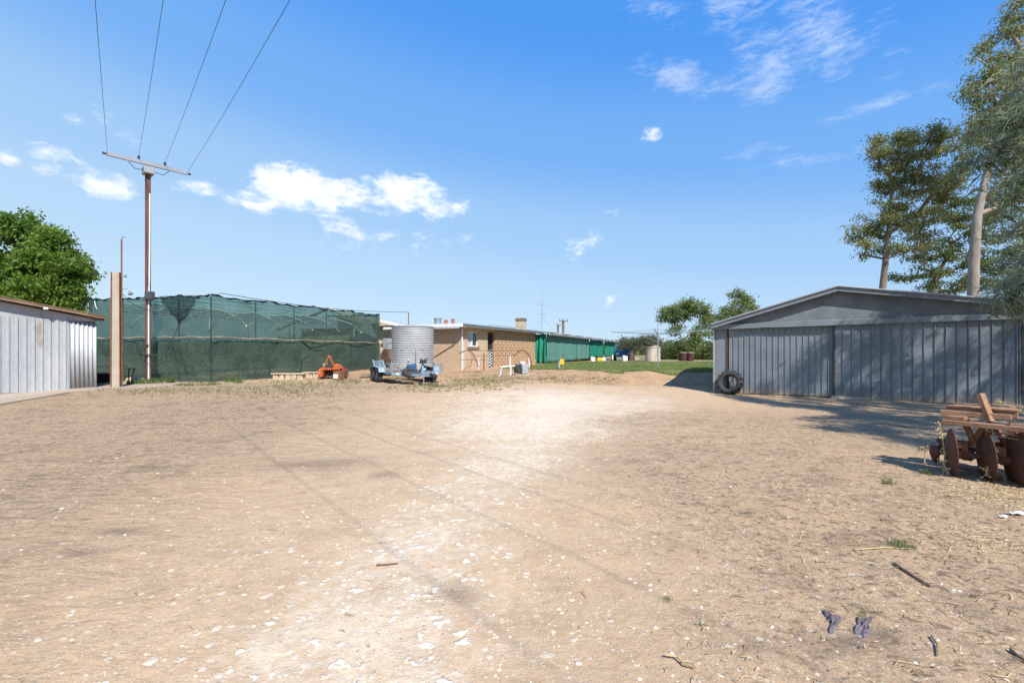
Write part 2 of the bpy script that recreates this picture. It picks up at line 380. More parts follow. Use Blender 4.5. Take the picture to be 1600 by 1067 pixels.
cf2 = nt.smooth(nt.m('ADD', cir, nt.m('MULTIPLY', nt.m('SUBTRACT', nz2, .5), 4.2)), .05, 1.5)
cf2 = nt.m('MULTIPLY', cf2, .56)
cl_shade = nt.mix(nt.smooth(nt.noise(AE, 9, 6), .35, .65), (7.2, 7.35, 7.6), (8.0, 8.05, 8.1))
colr = nt.mix(nt.m('MULTIPLY', cf, .97), skyc, cl_shade)
colr = nt.mix(cf2, colr, (5.7, 6.3, 7.4))
nt.put(bg.inputs[0], colr); bg.inputs[1].default_value = .1

scene.view_settings.view_transform = 'Standard'; scene.view_settings.look = 'None'
scene.view_settings.exposure = .6; scene.view_settings.gamma = 1; scene.view_settings.use_curve_mapping = False
scene.cycles.max_bounces = 8; scene.cycles.transparent_max_bounces = 16

# ------------------------------------------------------------------ ground
def axis(segs):
    out = []
    for a, b, st in segs: out += list(np.arange(a, b, st))
    return np.array(out+[segs[-1][1]])
gx = axis([(-1500, -200, 130), (-200, -60, 14), (-60, -24, 1.5), (-24, -9, .25), (-9, -4, .13), (-4, 7, .075), (7, 15, .16), (15, 30, .7), (30, 80, 4), (80, 1500, 120)])
gy = axis([(-60, -6, 4), (-6, 1.2, .6), (1.2, 5, .055), (5, 9, .08), (9, 16, .14), (16, 32, .25), (32, 60, 1), (60, 200, 10), (200, 2500, 200)])
GX, GY = np.meshgrid(gx, gy); GZ = G(GX, GY)
def vnoise(x, y, seed):        # smooth value noise
    xi = np.floor(x).astype(int); yi = np.floor(y).astype(int); fx = x-xi; fy = y-yi
    h = lambda a, b: (np.sin(a*127.1+b*311.7+seed*74.7)*43758.5453) % 1.0
    fx = fx*fx*(3-2*fx); fy = fy*fy*(3-2*fy)
    return (h(xi, yi)*(1-fx)+h(xi+1, yi)*fx)*(1-fy)+(h(xi, yi+1)*(1-fx)+h(xi+1, yi+1)*fx)*fy
def fbm(x, y, seed, o=4):
    t = 0; a = .5
    for i in range(o): t = t+a*vnoise(x*2**i, y*2**i, seed+i); a *= .5
    return t
near = (1-ss(18, 40, np.abs(GY)))*(1-ss(15, 30, np.abs(GX)))
bankm = ss(bank_low(GX)-.5, bank_low(GX)+1, GY)*(1-ss(bank_top(GX)-1, bank_top(GX)+.5, GY))
micro = (fbm(GX*1.1, GY*1.1, 3)-.47)*.05+(fbm(GX*5, GY*5, 9)-.47)*.02*(1-ss(8, 14, GY))+(fbm(GX*1.8, GY*1.8, 5)-.47)*.2*bankm
GZ = GZ+micro*near
def LIME(X, Y):
    cx = np.interp(Y, [0, 2.4, 4.4, 7, 11, 14, 18], [-.8, -.75, -.55, .1, .7, 1.6, 3.0])
    wd = np.interp(Y, [0, 2.4, 4.4, 7, 11, 14, 17, 20], [1.0, .95, .85, 1.3, 3.0, 4.0, 3.6, .6])
    a = np.exp(-((X-cx)/wd)**2)*np.interp(Y, [1, 2.3, 3.2, 5, 7, 8.5, 13, 16, 19], [.7, .7, .58, .56, .64, .82, .88, .6, 0])
    return a*(.55+.9*fbm(X*.8, Y*.8, 21))
lime = LIME(GX, GY)
pale = np.exp(-((GX-np.interp(GY, [0, 4.4, 11, 18], [-1.0, -.9, .2, 2.5]))/np.interp(GY, [0, 5, 12, 20], [1.5, 2.1, 4.6, 5.0]))**2)*(1-ss(17, 21, GY))
litter = (.25+.75*ss(.6, 2.2, GX))*(1-ss(10, 15, GY))*(.5+fbm(GX*.9, GY*.9, 31))
litter = np.maximum(litter, ss(2, 6, -GX)*1.5*(1-ss(16, 19, GY))*(.3+1.1*fbm(GX*.6, GY*.6, 41)))*(1-.8*np.clip(lime, 0, 1))  # left side: dark strokes also paint the small shadows of uneven sand
green = ss(17, 19, GY)*(.25+.9*fbm(GX*.7, GY*.7, 51))*(1-.6*bankm)*(1-ss(24, 27, GY))
damp = np.zeros_like(GX)
for px, py, rx, ry in ((505, 726, .75, .33), (600, 742, .2, .16), (715, 925, .16, .12), (190, 830, .22, .1), (130, 862, .2, .09), (1315, 1000, .12, .07), (1365, 985, .12, .1)):
    p = ground_at(px, py); damp = np.maximum(damp, np.exp(-((GX-p.x)/rx)**2-((GY-p.y)/ry)**2)*(.5+fbm(GX*4, GY*4, 61)))
damp = np.maximum(damp, .55*ss(.5, 0, np.abs(GY-13.6-.33*(GX-8)*-1.5+0))*0)
far = ss(40, 52, GY)
verts = np.stack([GX, GY, GZ], -1).reshape(-1, 3); ny, nx = GX.shape
idx = np.arange(nx*ny).reshape(ny, nx)
faces = np.stack([idx[:-1, :-1], idx[:-1, 1:], idx[1:, 1:], idx[1:, :-1]], -1).reshape(-1, 4)

def ground_mat():
    m, nt, b = new_mat('yard_dirt')
    P = nt.node('ShaderNodeTexCoord').outputs['Object']
    A = lambda n: nt.node('ShaderNodeAttribute', attribute_name=n).outputs['Fac']
    n0 = nt.noise(P, .35, 5); n1 = nt.noise(P, 2.2, 6, .62); n2 = nt.noise(P, 14, 5, .65); n3 = nt.noise(P, 70, 3, .6)
    col = nt.mix(nt.smooth(n0, .35, .65), (.485, .325, .185), (.43, .295, .175))
    col = nt.mix(nt.m('MULTIPLY', nt.smooth(n1, .42, .72), .45), col, (.34, .235, .145))
    col = nt.mix(nt.m('MULTIPLY', nt.smooth(n2, .5, .72), .4), col, (.29, .205, .13))
    col = nt.mix(nt.m('MULTIPLY', nt.smooth(n2, .48, .3), .3), col, (.53, .41, .28))
    col = nt.mix(nt.m('MULTIPLY', A('pale'), .45), col, nt.mix(nt.smooth(n1, .35, .65), (.60, .47, .32), (.52, .39, .25)))
    # crushed limestone
    ln = nt.m('ADD', A('lime'), nt.m('MULTIPLY', nt.m('SUBTRACT', nt.m('ADD', nt.m('MULTIPLY', nt.noise(P, 2.6, 8, .68), .55), nt.m('MULTIPLY', nt.noise(P, 11, 7, .72), .45)), .5), 2.2))
    lf = nt.smooth(ln, .28, .95)
    lcol = nt.mix(nt.smooth(n2, .35, .7), (.68, .585, .45), (.56, .455, .33))
    col = nt.mix(nt.m('MULTIPLY', lf, .9), col, lcol)
    # grit: pale and dark grains
    gh = None
    for sc, thr, cc, k in ((21, .955, (.68, .60, .48), .85), (40, .88, (.62, .53, .41), .8), (85, .8, (.6, .5, .38), .7), (60, .965, (.24, .18, .13), .7)):
        vo = nt.node('ShaderNodeTexVoronoi', {'Vector': P, 'Scale': sc, 'Randomness': 1.0})
        r = nt.node('ShaderNodeSeparateColor', {0: vo.outputs['Color']}).outputs[0]
        f = nt.m('MULTIPLY', nt.smooth(r, thr, thr+.02), nt.smooth(vo.outputs['Distance'], .48, .34))
        col = nt.mix(nt.m('MULTIPLY', f, k), col, cc)
        hh = nt.m('MULTIPLY', f, 6.0/sc); gh = hh if gh is None else nt.m('ADD', gh, hh)
    # flakes of white stone in the limestone
    vo = nt.node('ShaderNodeTexVoronoi', {'Vector': nt.node('ShaderNodeVectorMath', {0: P, 1: nt.node('ShaderNodeVectorMath', {0: nt.noise(P, 8, 3, out='Color'), 1: (.2, .2, .2)}, operation='MULTIPLY').outputs[0]}, operation='ADD').outputs[0], 'Scale': 13.0})
    r = nt.node('ShaderNodeSeparateColor', {0: vo.outputs['Color']}).outputs[1]
    fl = nt.m('MULTIPLY', nt.smooth(nt.m('ADD', r, nt.m('MULTIPLY', nt.m('MINIMUM', A('lime'), .75), .52)), 1.06, 1.1), nt.smooth(vo.outputs['Distance'], nt.m('ADD', .2, nt.m('MULTIPLY', r, .3)), nt.m('ADD', .05, nt.m('MULTIPLY', r, .28))))
    col = nt.mix(nt.m('MULTIPLY', fl, .8), col, (.76, .68, .56))
    col = nt.mix(nt.m('MULTIPLY', A('litter'), .3), col, (.34, .25, .16))  # litter mask: at left also painted sand shade
    pt = nt.smooth(nt.noise(P, 1.9, 9, .72, .5), .5, .63)
    col = nt.mix(nt.m('MULTIPLY', nt.m('MULTIPLY', nt.m('MINIMUM', A('litter'), 1.0), pt), .58), col, (.235, .165, .105))
    # litter: thin dark scraps of leaf and bark; at left also painted sand shade
    l1 = nt.noise(nt.scale(P, (7, 12, 6)), 1.6, 7, .72, .6)
    l2 = nt.noise(nt.scale(P, (19, 8, 8)), 1.4, 6, .7, .5)
    lm = nt.m('MULTIPLY', A('litter'), nt.m('MAXIMUM', nt.smooth(l1, .535, .63), nt.m('MULTIPLY', nt.smooth(l2, .55, .66), .85)))
    col = nt.mix(nt.m('MULTIPLY', lm, .9), col, (.145, .105, .07))
    # sparse weeds and dry grass colour near the house
    gm = nt.m('MULTIPLY', A('green'), nt.smooth(nt.noise(nt.scale(P, (1, .6, 1)), 2.5, 7, .7), .45, .68))
    col = nt.mix(nt.m('MULTIPLY', gm, .6), col, (.20, .19, .075))
    col = nt.mix(nt.m('MULTIPLY', A('bank'), .65), col, nt.mix(nt.smooth(n1, .4, .65), (.40, .245, .13), (.27, .17, .095)))
    col = nt.mix(nt.m('MULTIPLY', A('damp'), .55), col, (.15, .11, .08))
    col = nt.mix(nt.m('MULTIPLY', A('far'), .9), col, nt.mix(n1, (.25, .22, .10), (.16, .17, .07)))
    nt.put(b.inputs['Base Color'], col); b.inputs['Roughness'].default_value = .95; b.inputs['Specular IOR Level'].default_value = .15
    h = nt.m('ADD', nt.m('ADD', nt.m('MULTIPLY', n2, .9), nt.m('MULTIPLY', n3, .35)), nt.m('ADD', gh, nt.m('ADD', nt.m('MULTIPLY', fl, .5), nt.m('MULTIPLY', lm, .25))))
    h = nt.m('ADD', h, nt.m('MULTIPLY', nt.m('MULTIPLY', nt.noise(nt.scale(P, (1.6, 4.2, 2)), 1.5, 7, .66, .5), A('ripple')), 6.0))
    h = nt.m('ADD', h, nt.m('MULTIPLY', nt.m('MULTIPLY', nt.noise(P, 4.5, 8, .7, .3), nt.m('MINIMUM', A('litter'), 1.0)), 2.6))
    nt.put(b.inputs['Normal'], nt.node('ShaderNodeBump', {'Strength': .55, 'Distance': .028, 'Height': h}))
    return m
M['ground'] = ground_mat()
go = mesh_obj('ground', verts, faces, 'ground', smooth=True, sharp=180); go['kind'] = 'structure'
for nme, arr in (('lime', lime), ('pale', pale), ('ripple', ss(1, 5, -GX)*(1-ss(16, 19, GY))), ('litter', litter), ('green', green), ('damp', damp), ('far', far), ('bank', bankm)):  # litter: at left also holds the painted shadows of uneven sand
    at_ = go.data.attributes.new(nme, 'FLOAT', 'POINT'); at_.data.foreach_set('value', arr.ravel().astype(np.float32))

# lawn sheet on the raised ground
def lawn_in(X, Y):
    front = bank_top(X)-.6+.5*(fbm(X*.9, Y*0+3, 71)-.5)*2+.25*np.sin(X*2.3)
    left = -1.2+.44/.898*(Y-27.6)-.0
    return (Y > front) & (X > left+np.where(Y < 38.5, -.4, .3)) & (Y < 44+1.5*np.sin(X*.3)) & (X < 40)
lx = np.arange(-2, 40.1, .22); ly = np.arange(20.5, 46, .22)
LX, LY = np.meshgrid(lx, ly); LZ = G(LX, LY)+((fbm(LX*1.1, LY*1.1, 3)-.47)*.05+(fbm(LX*1.8, LY*1.8, 5)-.47)*.2*(ss(bank_low(LX)-.5, bank_low(LX)+1, LY)*(1-ss(bank_top(LX)-1, bank_top(LX)+.5, LY))))*(1-ss(18, 40, LY))*(1-ss(15, 30, LX))+.03
ok = lawn_in(LX, LY); lid = np.arange(LX.size).reshape(LX.shape)
q = np.stack([lid[:-1, :-1], lid[:-1, 1:], lid[1:, 1:], lid[1:, :-1]], -1)
q = q[ok[:-1, :-1] & ok[1:, 1:] & ok[:-1, 1:] & ok[1:, :-1]]
used = np.unique(q); rm = np.full(LX.size, -1); rm[used] = np.arange(len(used))
lawn = mesh_obj('lawn', np.stack([LX, LY, LZ], -1).reshape(-1, 3)[used], rm[q], mat('lawn_turf', (.14, .17, .045), (.19, .19, .065), 1.2, .95, bump=.6, bscale=20, spot=(9, .5, (.17, .17, .06))), smooth=True, sharp=180)
lawn['kind'] = 'structure'

def blades(n, X, Y, hmin, hmax, wd, lean=.5, z=None):
    """n upright grass blades as thin triangles"""
    Z = G(X, Y) if z is None else z
    h = RNG.uniform(hmin, hmax, n); a = RNG.uniform(0, 2*math.pi, n); l = RNG.uniform(0, lean, n)*h; b_ = RNG.uniform(0, 2*math.pi, n)
    dx = np.cos(a)*wd/2; dy = np.sin(a)*wd/2
    v = np.stack([np.stack([X-dx, Y-dy, Z], -1), np.stack([X+dx, Y+dy, Z], -1), np.stack([X+np.cos(b_)*l, Y+np.sin(b_)*l, Z+h], -1)], 1).reshape(-1, 3)
    return v, np.arange(3*n).reshape(-1, 3)
X = RNG.uniform(-2, 26, 90000); Y = 21+RNG.uniform(0, 1, 90000)**1.5*22
k = lawn_in(X, Y); X, Y = X[k], Y[k]
v, f = blades(len(X), X, Y, .05, .11, .035, .8)
tag(mesh_obj('grass', v, f, 'lawn_blade'), 'short green lawn grass on the raised ground', 'grass', kind='stuff')

# ------------------------------------------------------------------ loose stuff on the ground
def pebbles(X, Y, size, flat=.5):
    n = len(X); base = np.array([(1, 0, 0), (.3, .95, 0), (-.8, .6, 0), (-.85, -.55, 0), (.25, -1, 0), (.4, .3, 1), (-.4, .3, .9), (-.1, -.5, .95)], float)
    fc = np.array([(0, 1, 5), (1, 2, 6), (1, 6, 5), (2, 3, 6), (3, 7, 6), (3, 4, 7), (4, 0, 5), (4, 5, 7), (5, 6, 7)])
    vv = base[None]*(1+RNG.uniform(-.35, .35, (n, 8, 3))); ang = RNG.uniform(0, 6.28, n); c, s_ = np.cos(ang), np.sin(ang)
    st = RNG.uniform(.6, 1.2, n)
    x = vv[:, :, 0]*st[:, None]; y = vv[:, :, 1]
    vx = (x*c[:, None]-y*s_[:, None])*size[:, None]+X[:, None]; vy = (x*s_[:, None]+y*c[:, None])*size[:, None]+Y[:, None]
    vz = vv[:, :, 2]*size[:, None]*flat+(GND(X, Y)-.25*size*flat)[:, None]
    return np.stack([vx, vy, vz], -1).reshape(-1, 3), (fc[None]+(np.arange(n)*8)[:, None, None]).reshape(-1, 3)
def GND(X, Y):
    nr = (1-ss(18, 40, np.abs(Y)))*(1-ss(15, 30, np.abs(X)))
    bm = ss(bank_low(X)-.5, bank_low(X)+1, Y)*(1-ss(bank_top(X)-1, bank_top(X)+.5, Y))
    return G(X, Y)+((fbm(X*1.1, Y*1.1, 3)-.47)*.05+(fbm(X*5, Y*5, 9)-.47)*.02*(1-ss(8, 14, Y))+(fbm(X*1.8, Y*1.8, 5)-.47)*.2*bm)*nr
def scatter(n, ymax, power=1.0):
    Y = 1.6+(ymax-1.6)*RNG.uniform(0, 1, n)**power; X = RNG.uniform(-1.2, 1.2, n)*(Y+.6)
    return X, Y
X, Y = scatter(9000, 14, 1.3); k = RNG.uniform(0, 1, len(X)) < .25+.75*np.clip(LIME(X, Y), 0, 1); X, Y = X[k], Y[k]
v, f = pebbles(X, Y, .005+.014*RNG.uniform(0, 1, len(X))**3.5)
tag(mesh_obj('gravel', v, f, 'pebble'), 'pale limestone gravel scattered over the bare dirt yard', 'gravel', kind='stuff')
# flat white lumps of limestone pressed into the foreground dirt
X, Y = [], []
while len(X) < 260:
    px, py = random.gauss(570, 150), random.uniform(850, 1064)
    p = ground_at(px, py)
    if random.random() < .15+float(LIME(p.x, p.y)): X.append(p.x); Y.append(p.y)
for px, py in ((700, 655), (598, 705), (760, 752), (815, 775), (875, 778), (1010, 940), (865, 985), (1070, 998), (60, 968), (262, 1022), (517, 690), (648, 712), (720, 690), (930, 640), (880, 650), (800, 660), (970, 655)):
    p = ground_at(px, py); X.append(p.x); Y.append(p.y)
X, Y = np.array(X), np.array(Y)
v, f = pebbles(X, Y, .008+.026*RNG.uniform(0, 1, len(X))**3, .16)
tag(mesh_obj('limestone_rubble', v, f, mat('white_limestone', (.64, .55, .43), (.52, .43, .32), 9, .9, bump=.5, bscale=60)), 'flat white limestone lumps set in the foreground dirt', 'rubble', kind='stuff')
# leaf, bark and twig scraps
def scraps(X, Y, ln, wd, h=.006):
    n = len(X); a = RNG.normal(.3, 1.2, n); Z = GND(X, Y)+h*RNG.uniform(.6, 2.2, n)
    dx, dy = np.cos(a)*ln/2, np.sin(a)*ln/2; ox, oy = -np.sin(a)*wd/2, np.cos(a)*wd/2; kx = RNG.normal(0, .18, n)*ln; ky = RNG.normal(0, .18, n)*ln
    t1 = RNG.uniform(-.006, .012, n)
    pts = [np.stack([X-dx-ox*.5, Y-dy-oy*.5, Z], -1), np.stack([X+kx-ox, Y+ky-oy, Z+.006+t1], -1), np.stack([X+dx-ox*.4, Y+dy-oy*.4, Z+t1], -1),
           np.stack([X+dx+ox*.4, Y+dy+oy*.4, Z+.002+t1], -1), np.stack([X+kx+ox, Y+ky+oy, Z+.008+t1], -1), np.stack([X-dx+ox*.5, Y-dy+oy*.5, Z+.003], -1)]
    b0 = np.arange(n)*6
    return np.stack(pts, 1).reshape(-1, 3), np.concatenate([np.stack([b0, b0+1, b0+4, b0+5], -1), np.stack([b0+1, b0+2, b0+3, b0+4], -1)])
X, Y = scatter(11000, 16, .9); lit = (.12+.9*ss(.5, 2.2, X)*(1-ss(9, 13, Y))+.55*ss(4, 8, -X)*ss(6, 9, Y))*(1-.85*np.clip(LIME(X, Y), 0, 1))*fbm(X*1.3, Y*1.3, 81)*1.4
k = RNG.uniform(0, 1, len(X)) < lit; X, Y = X[k], Y[k]; n = len(X)
v, f = scraps(X, Y, .02+.10*RNG.uniform(0, 1, n)**4, .003+.005*RNG.uniform(0, 1, n))
tag(mesh_obj('leaf_litter', v, f, 'twig'), 'dark scraps of twig, bark and leaf strewn over the dirt', 'litter', kind='stuff')
X, Y = scatter(3600, 11, 1.0); k = (X > .8) & (RNG.uniform(0, 1, len(X)) < fbm(X*1.5, Y*1.5, 91)*1.1); X, Y = X[k], Y[k]
p = ground_at(1540, 770); n2 = 900; X = np.concatenate([X, RNG.normal(p.x, .28, n2)]); Y = np.concatenate([Y, RNG.normal(p.y-.05, .22, n2)])
p = ground_at(1520, 850); X = np.concatenate([X, RNG.normal(p.x, .35, 350)]); Y = np.concatenate([Y, RNG.normal(p.y, .25, 350)]); n = len(X)
v, f = scraps(X, Y, .03+.11*RNG.uniform(0, 1, n)**2.5, .0025+.0025*RNG.uniform(0, 1, n), .008)
tag(mesh_obj('dry_straw', v, f, 'straw'), 'bleached dry straw lying on the dirt at the right', 'straw', kind='stuff')
# low weeds on the rough ground before the house
pts = []
for px, py, rx, ry, n in ((740, 600, 60, 8, 480), (660, 607, 50, 6, 180), (470, 600, 70, 7, 260), (545, 596, 30, 4, 160), (770, 592, 40, 6, 240), (860, 592, 60, 6, 260), (430, 612, 90, 8, 220), (620, 590, 30, 5, 120), (945, 595, 30, 5, 80), (250, 612, 90, 6, 140)):
    for _ in range(n):
        a, b_ = random.gauss(px, rx*.6), random.gauss(py, ry*.6)
        if b_ > 560+18: pts.append((a, b_))
q_ = [ground_at(a, b_) for a, b_ in pts]; X = np.array([p.x for p in q_]); Y = np.array([p.y for p in q_])
X = np.repeat(X, 4)+RNG.normal(0, .05, len(X)*4); Y = np.repeat(Y, 4)+RNG.normal(0, .05, len(Y)*4)
v, f = blades(len(X), X, Y, .03, .11, .03, 1.2, GND(X, Y)-.01)
tag(mesh_obj('ground_weeds', v, f, leaf_mat('dull_weed_leaves', (.15, .15, .055), (.25, .22, .10), (.34, .28, .14))), 'low scrubby weeds on the rough ground before the house', 'weeds', kind='stuff')

# ------------------------------------------------------------------ foliage helpers
def leaves(C, spread, per, ln, wd, droop=.3, aniso=(1, 1, .7)):
    """kite shaped leaves gathered in clumps round the points C"""
    C = np.repeat(C, per, 0); n = len(C)
    P = C+RNG.normal(0, 1, (n, 3))*np.array(aniso)*spread
    d = RNG.normal(0, 1, (n, 3)); d[:, 2] -= droop*2; d /= np.linalg.norm(d, axis=1)[:, None]
    u = RNG.normal(0, 1, (n, 3)); s_ = np.cross(d, u); s_ /= np.linalg.norm(s_, axis=1)[:, None]+1e-9
    L = ln*RNG.uniform(.6, 1.3, n)[:, None]; W = wd*RNG.uniform(.7, 1.2, n)[:, None]
    v = np.stack([P, P+d*L*.45+s_*W/2, P+d*L, P+d*L*.45-s_*W/2], 1).reshape(-1, 3)
    return v, np.arange(4*n).reshape(-1, 4)
def blob_points(blobs, d0, depth=1.0):
    """clump centres in ellipsoids given as photo pixels (x, y, rx, ry, count, distance offset)"""
    out = []
    for px, py, rx, ry, n, dd in blobs:
        d = d0+dd; c = at(px, py, d); a, b_ = rx/FP*d, ry/FP*d
        for _ in range(n):
            u = RNG.normal(0, 1, 3); u /= np.linalg.norm(u); r = RNG.uniform(.35, 1)**.5
            out.append((c.x+u[0]*a*r, c.y+u[1]*min(a, 3.5)*depth*r, c.z+u[2]*b_*r))
    return np.array(out)
def skeleton(trunk, radii, targets, tip=.012, step=.7, wob=.12, power=.5):
    """limbs reach from the trunk to every clump; returns the wood mesh"""
    P = [np.array(p, float) for p in trunk]; par = [-1]+list(range(len(trunk)-1)); nt_ = len(trunk)
    tr = np.array(P); order = np.argsort([np.min(np.linalg.norm(tr-t, axis=1)) for t in targets])
    for i in order:
        t = targets[i]; A_ = np.array(P); dv = t-A_; dist = np.linalg.norm(dv, axis=1)+1e-6
        cost = dist*(1+.9*np.clip(.45-dv[:, 2]/dist, 0, 2)); cost[0] += 1e3 if nt_ > 1 else 0
        j = int(np.argmin(cost)); m = max(1, int(dist[j]/step)); prev = j
        for k_ in range(1, m+1):
            u = k_/m; p = P[j]+(t-P[j])*u; p = p+np.array([0, 0, .12*dist[j]*math.sin(math.pi*u)])*(.6)
            if k_ < m: p = p+RNG.normal(0, wob, 3)*min(1, dist[j]*.5)
            P.append(p); par.append(prev); prev = len(P)-1
    wgt = np.ones(len(P))
    kids = np.zeros(len(P))
    for i in range(len(P)-1, 0, -1): kids[par[i]] += 1
    wgt = np.where(kids == 0, 1.0, 0.0)
    for i in range(len(P)-1, 0, -1): wgt[par[i]] += wgt[i]
    rad = tip*np.maximum(wgt, 1)**power
    for i in range(nt_): rad[i] = radii[i]
    mb = MB(); mb.tube([V(p) for p in trunk], list(radii), 12)
    for i in range(nt_, len(P)):
        j = par[i]; r0 = min(rad[j], rad[i]*1.5); n = 7 if rad[i] > .05 else 4
        mb.tube([V(P[j]), V(P[i])], [r0, rad[i]], n, caps=False)
    return mb
def tree(name, label, trunk, radii, targets, leafm, barkm, spread, per, ln, wd, droop=.3, tip=.012, step=.7, wob=.12, group=None, aniso=(1, 1, .7), cat='tree', power=.5):
    root = thing(name, trunk[0], label, cat, group)
    skeleton(trunk, radii, targets, tip, step, wob, power).build('trunk', barkm, root, smooth=True, sharp=60)
    v, f = leaves(targets, spread, per, ln, wd, droop, aniso)
    mesh_obj('crown', v, f, leafm, root)
    return root
def tuft(name, p, label, cat, n=70, r=.22, h=.4, m='weed', group=None, wd=.03):
    a = RNG.uniform(0, 6.28, n); rr = r*RNG.uniform(0, 1, n)**.7
    X = p.x+np.cos(a)*rr; Y = p.y+np.sin(a)*rr
    v, f = blades(n, X, Y, h*.4, h, wd, .9, np.full(n, p.z-.02))
    v2, f2 = leaves(np.stack([X, Y, p.z+RNG.uniform(.1, .8, n)*h*.8], -1), .1*h, 2, min(.07, .22*h), min(.03, .09*h))
    vv = np.concatenate([v, v2]); k0 = len(v)
    fl = [list(map(int, x)) for x in f]+[[int(i)+k0 for i in x] for x in f2]
    return tag(mesh_obj(name, vv, fl, m), label, cat, group)

# ------------------------------------------------------------------ sheet metal helpers
def ribbed(fr, x0, x1, zb, zt, pitch, ribw=.035, ribd=.03, y=0.0, wob=0.0):
    """pan-and-rib sheet; ribs stand out towards -y; zb and zt are functions of x"""
    xs = []; x = x0
    while x < x1-1e-6:
        xe = min(x+pitch, x1); c = ribw
        xs += [(x, 0), (xe-c*2, 0), (xe-c*1.5, -ribd), (xe-c*.5, -ribd), (xe, 0)] if xe-x > c*2.5 else [(x, 0), (xe, 0)]
        x = xe
    mb = MB(); rows = []
    for k in range(7):
        u = k/6
        rows.append([fr.p(a, y+b+wob*math.sin(a*2.3+k*1.9), zb(a)+(zt(a)-zb(a))*u) for a, b in xs])
    return mb.sheet(rows)
def corrugated(fr, x0, x1, zb, zt, pitch, amp, y=0.0):
    n = int((x1-x0)/pitch*8)+1; rows = []
    for k in range(2):
        rows.append([fr.p(x0+(x1-x0)*i/n, y+amp*math.sin((x1-x0)*i/n/pitch*6.283), zt(x0+(x1-x0)*i/n) if k else zb(x0+(x1-x0)*i/n)) for i in range(n+1)])
    return MB().sheet(rows)
const = lambda c: (lambda x: c)

# ------------------------------------------------------------------ left tin shed
LF = Frame((-15.1, 15.5, 0), (.474, .88))
t = thing('tin_shed', LF.p(-2, 1.5, .25), 'small grey tin shed with ribbed door beside the tapered concrete post', 'shed')
zr = lambda x: 2.83-.171*x
ribbed(LF, -5.0, -.03, const(.27), const(2.645), .19, y=-.03).build('door', 'galv_pale', t, solid=.004)
o = corrugated(LF, .03, .74, const(.27), lambda x: 2.66-.17*x, .118, .022, y=-.03).build('corrugated_panel', 'galv_pale', t, smooth=True, solid=.004)
mb = MB(); mb.box(LF, (-.035, .02), (-.035, .05), (.26, 2.72)); mb.build('door_post', 'grey_paint', t, bevel=.005)
mb = MB(); mb.prism([LF.p(-5, -.02, 2.62), LF.p(.74, -.02, 2.62), LF.p(.74, -.02, zr(.74)), LF.p(-5, -.02, zr(-5))], [LF.p(-5, .02, 2.62), LF.p(.74, .02, 2.62), LF.p(.74, .02, zr(.74)), LF.p(-5, .02, zr(-5))]); mb.build('gable_sheet', 'galv_pale', t)
mb = MB(); mb.bar(LF.p(-5.2, -.3, zr(-5.2)+.07), LF.p(.9, -.3, zr(.9)+.07), .04, .07); mb.build('fascia', 'fascia_wood', t, bevel=.006)
mb = MB(); mb.prism([LF.p(-5.2, -.34, zr(-5.2)+.12), LF.p(.94, -.34, zr(.94)+.12), LF.p(.94, 4, zr(.94)+.12), LF.p(-5.2, 4, zr(-5.2)+.12)], [LF.p(-5.2, -.34, zr(-5.2)+.145), LF.p(.94, -.34, zr(.94)+.145), LF.p(.94, 4, zr(.94)+.145), LF.p(-5.2, 4, zr(-5.2)+.145)]); mb.build('roof', 'fascia_wood', t)
for yy in (-.2, 1, 2.2):
    mb = MB(); mb.box(LF, (.6, .9), (yy, yy+.08), (zr(.9)-.02, zr(.9)+.06)); mb.build('rafter', 'timber', t)
mb = MB(); mb.box(LF, (.68, .72), (.02, 4), (.2, 2.75)); mb.box(LF, (-5, .68), (3.96, 4), (.2, 2.75)); mb.build('wall', 'galv_dull', t)
mb = MB(); mb.box(LF, (-.72, -.6), (-.345, -.325), (2.93, 3.0)); mb.build('lamp', 'white_paint', t, bevel=.01)

mb = MB(); ps = [(-40, 640), (40, 626), (110, 614), (175, 607.5), (270, 602.5), (288, 600), (240, 599.2), (170, 599), (120, 606), (60, 610), (-40, 618)]
gp = [ground_at(a, min(b, 640)) for a, b in ps]
mb.prism([p-V((0, 0, .12)) for p in gp], [p+V((0, 0, .035)) for p in gp]); o = mb.build('path', 'slab'); o['kind'] = 'structure'

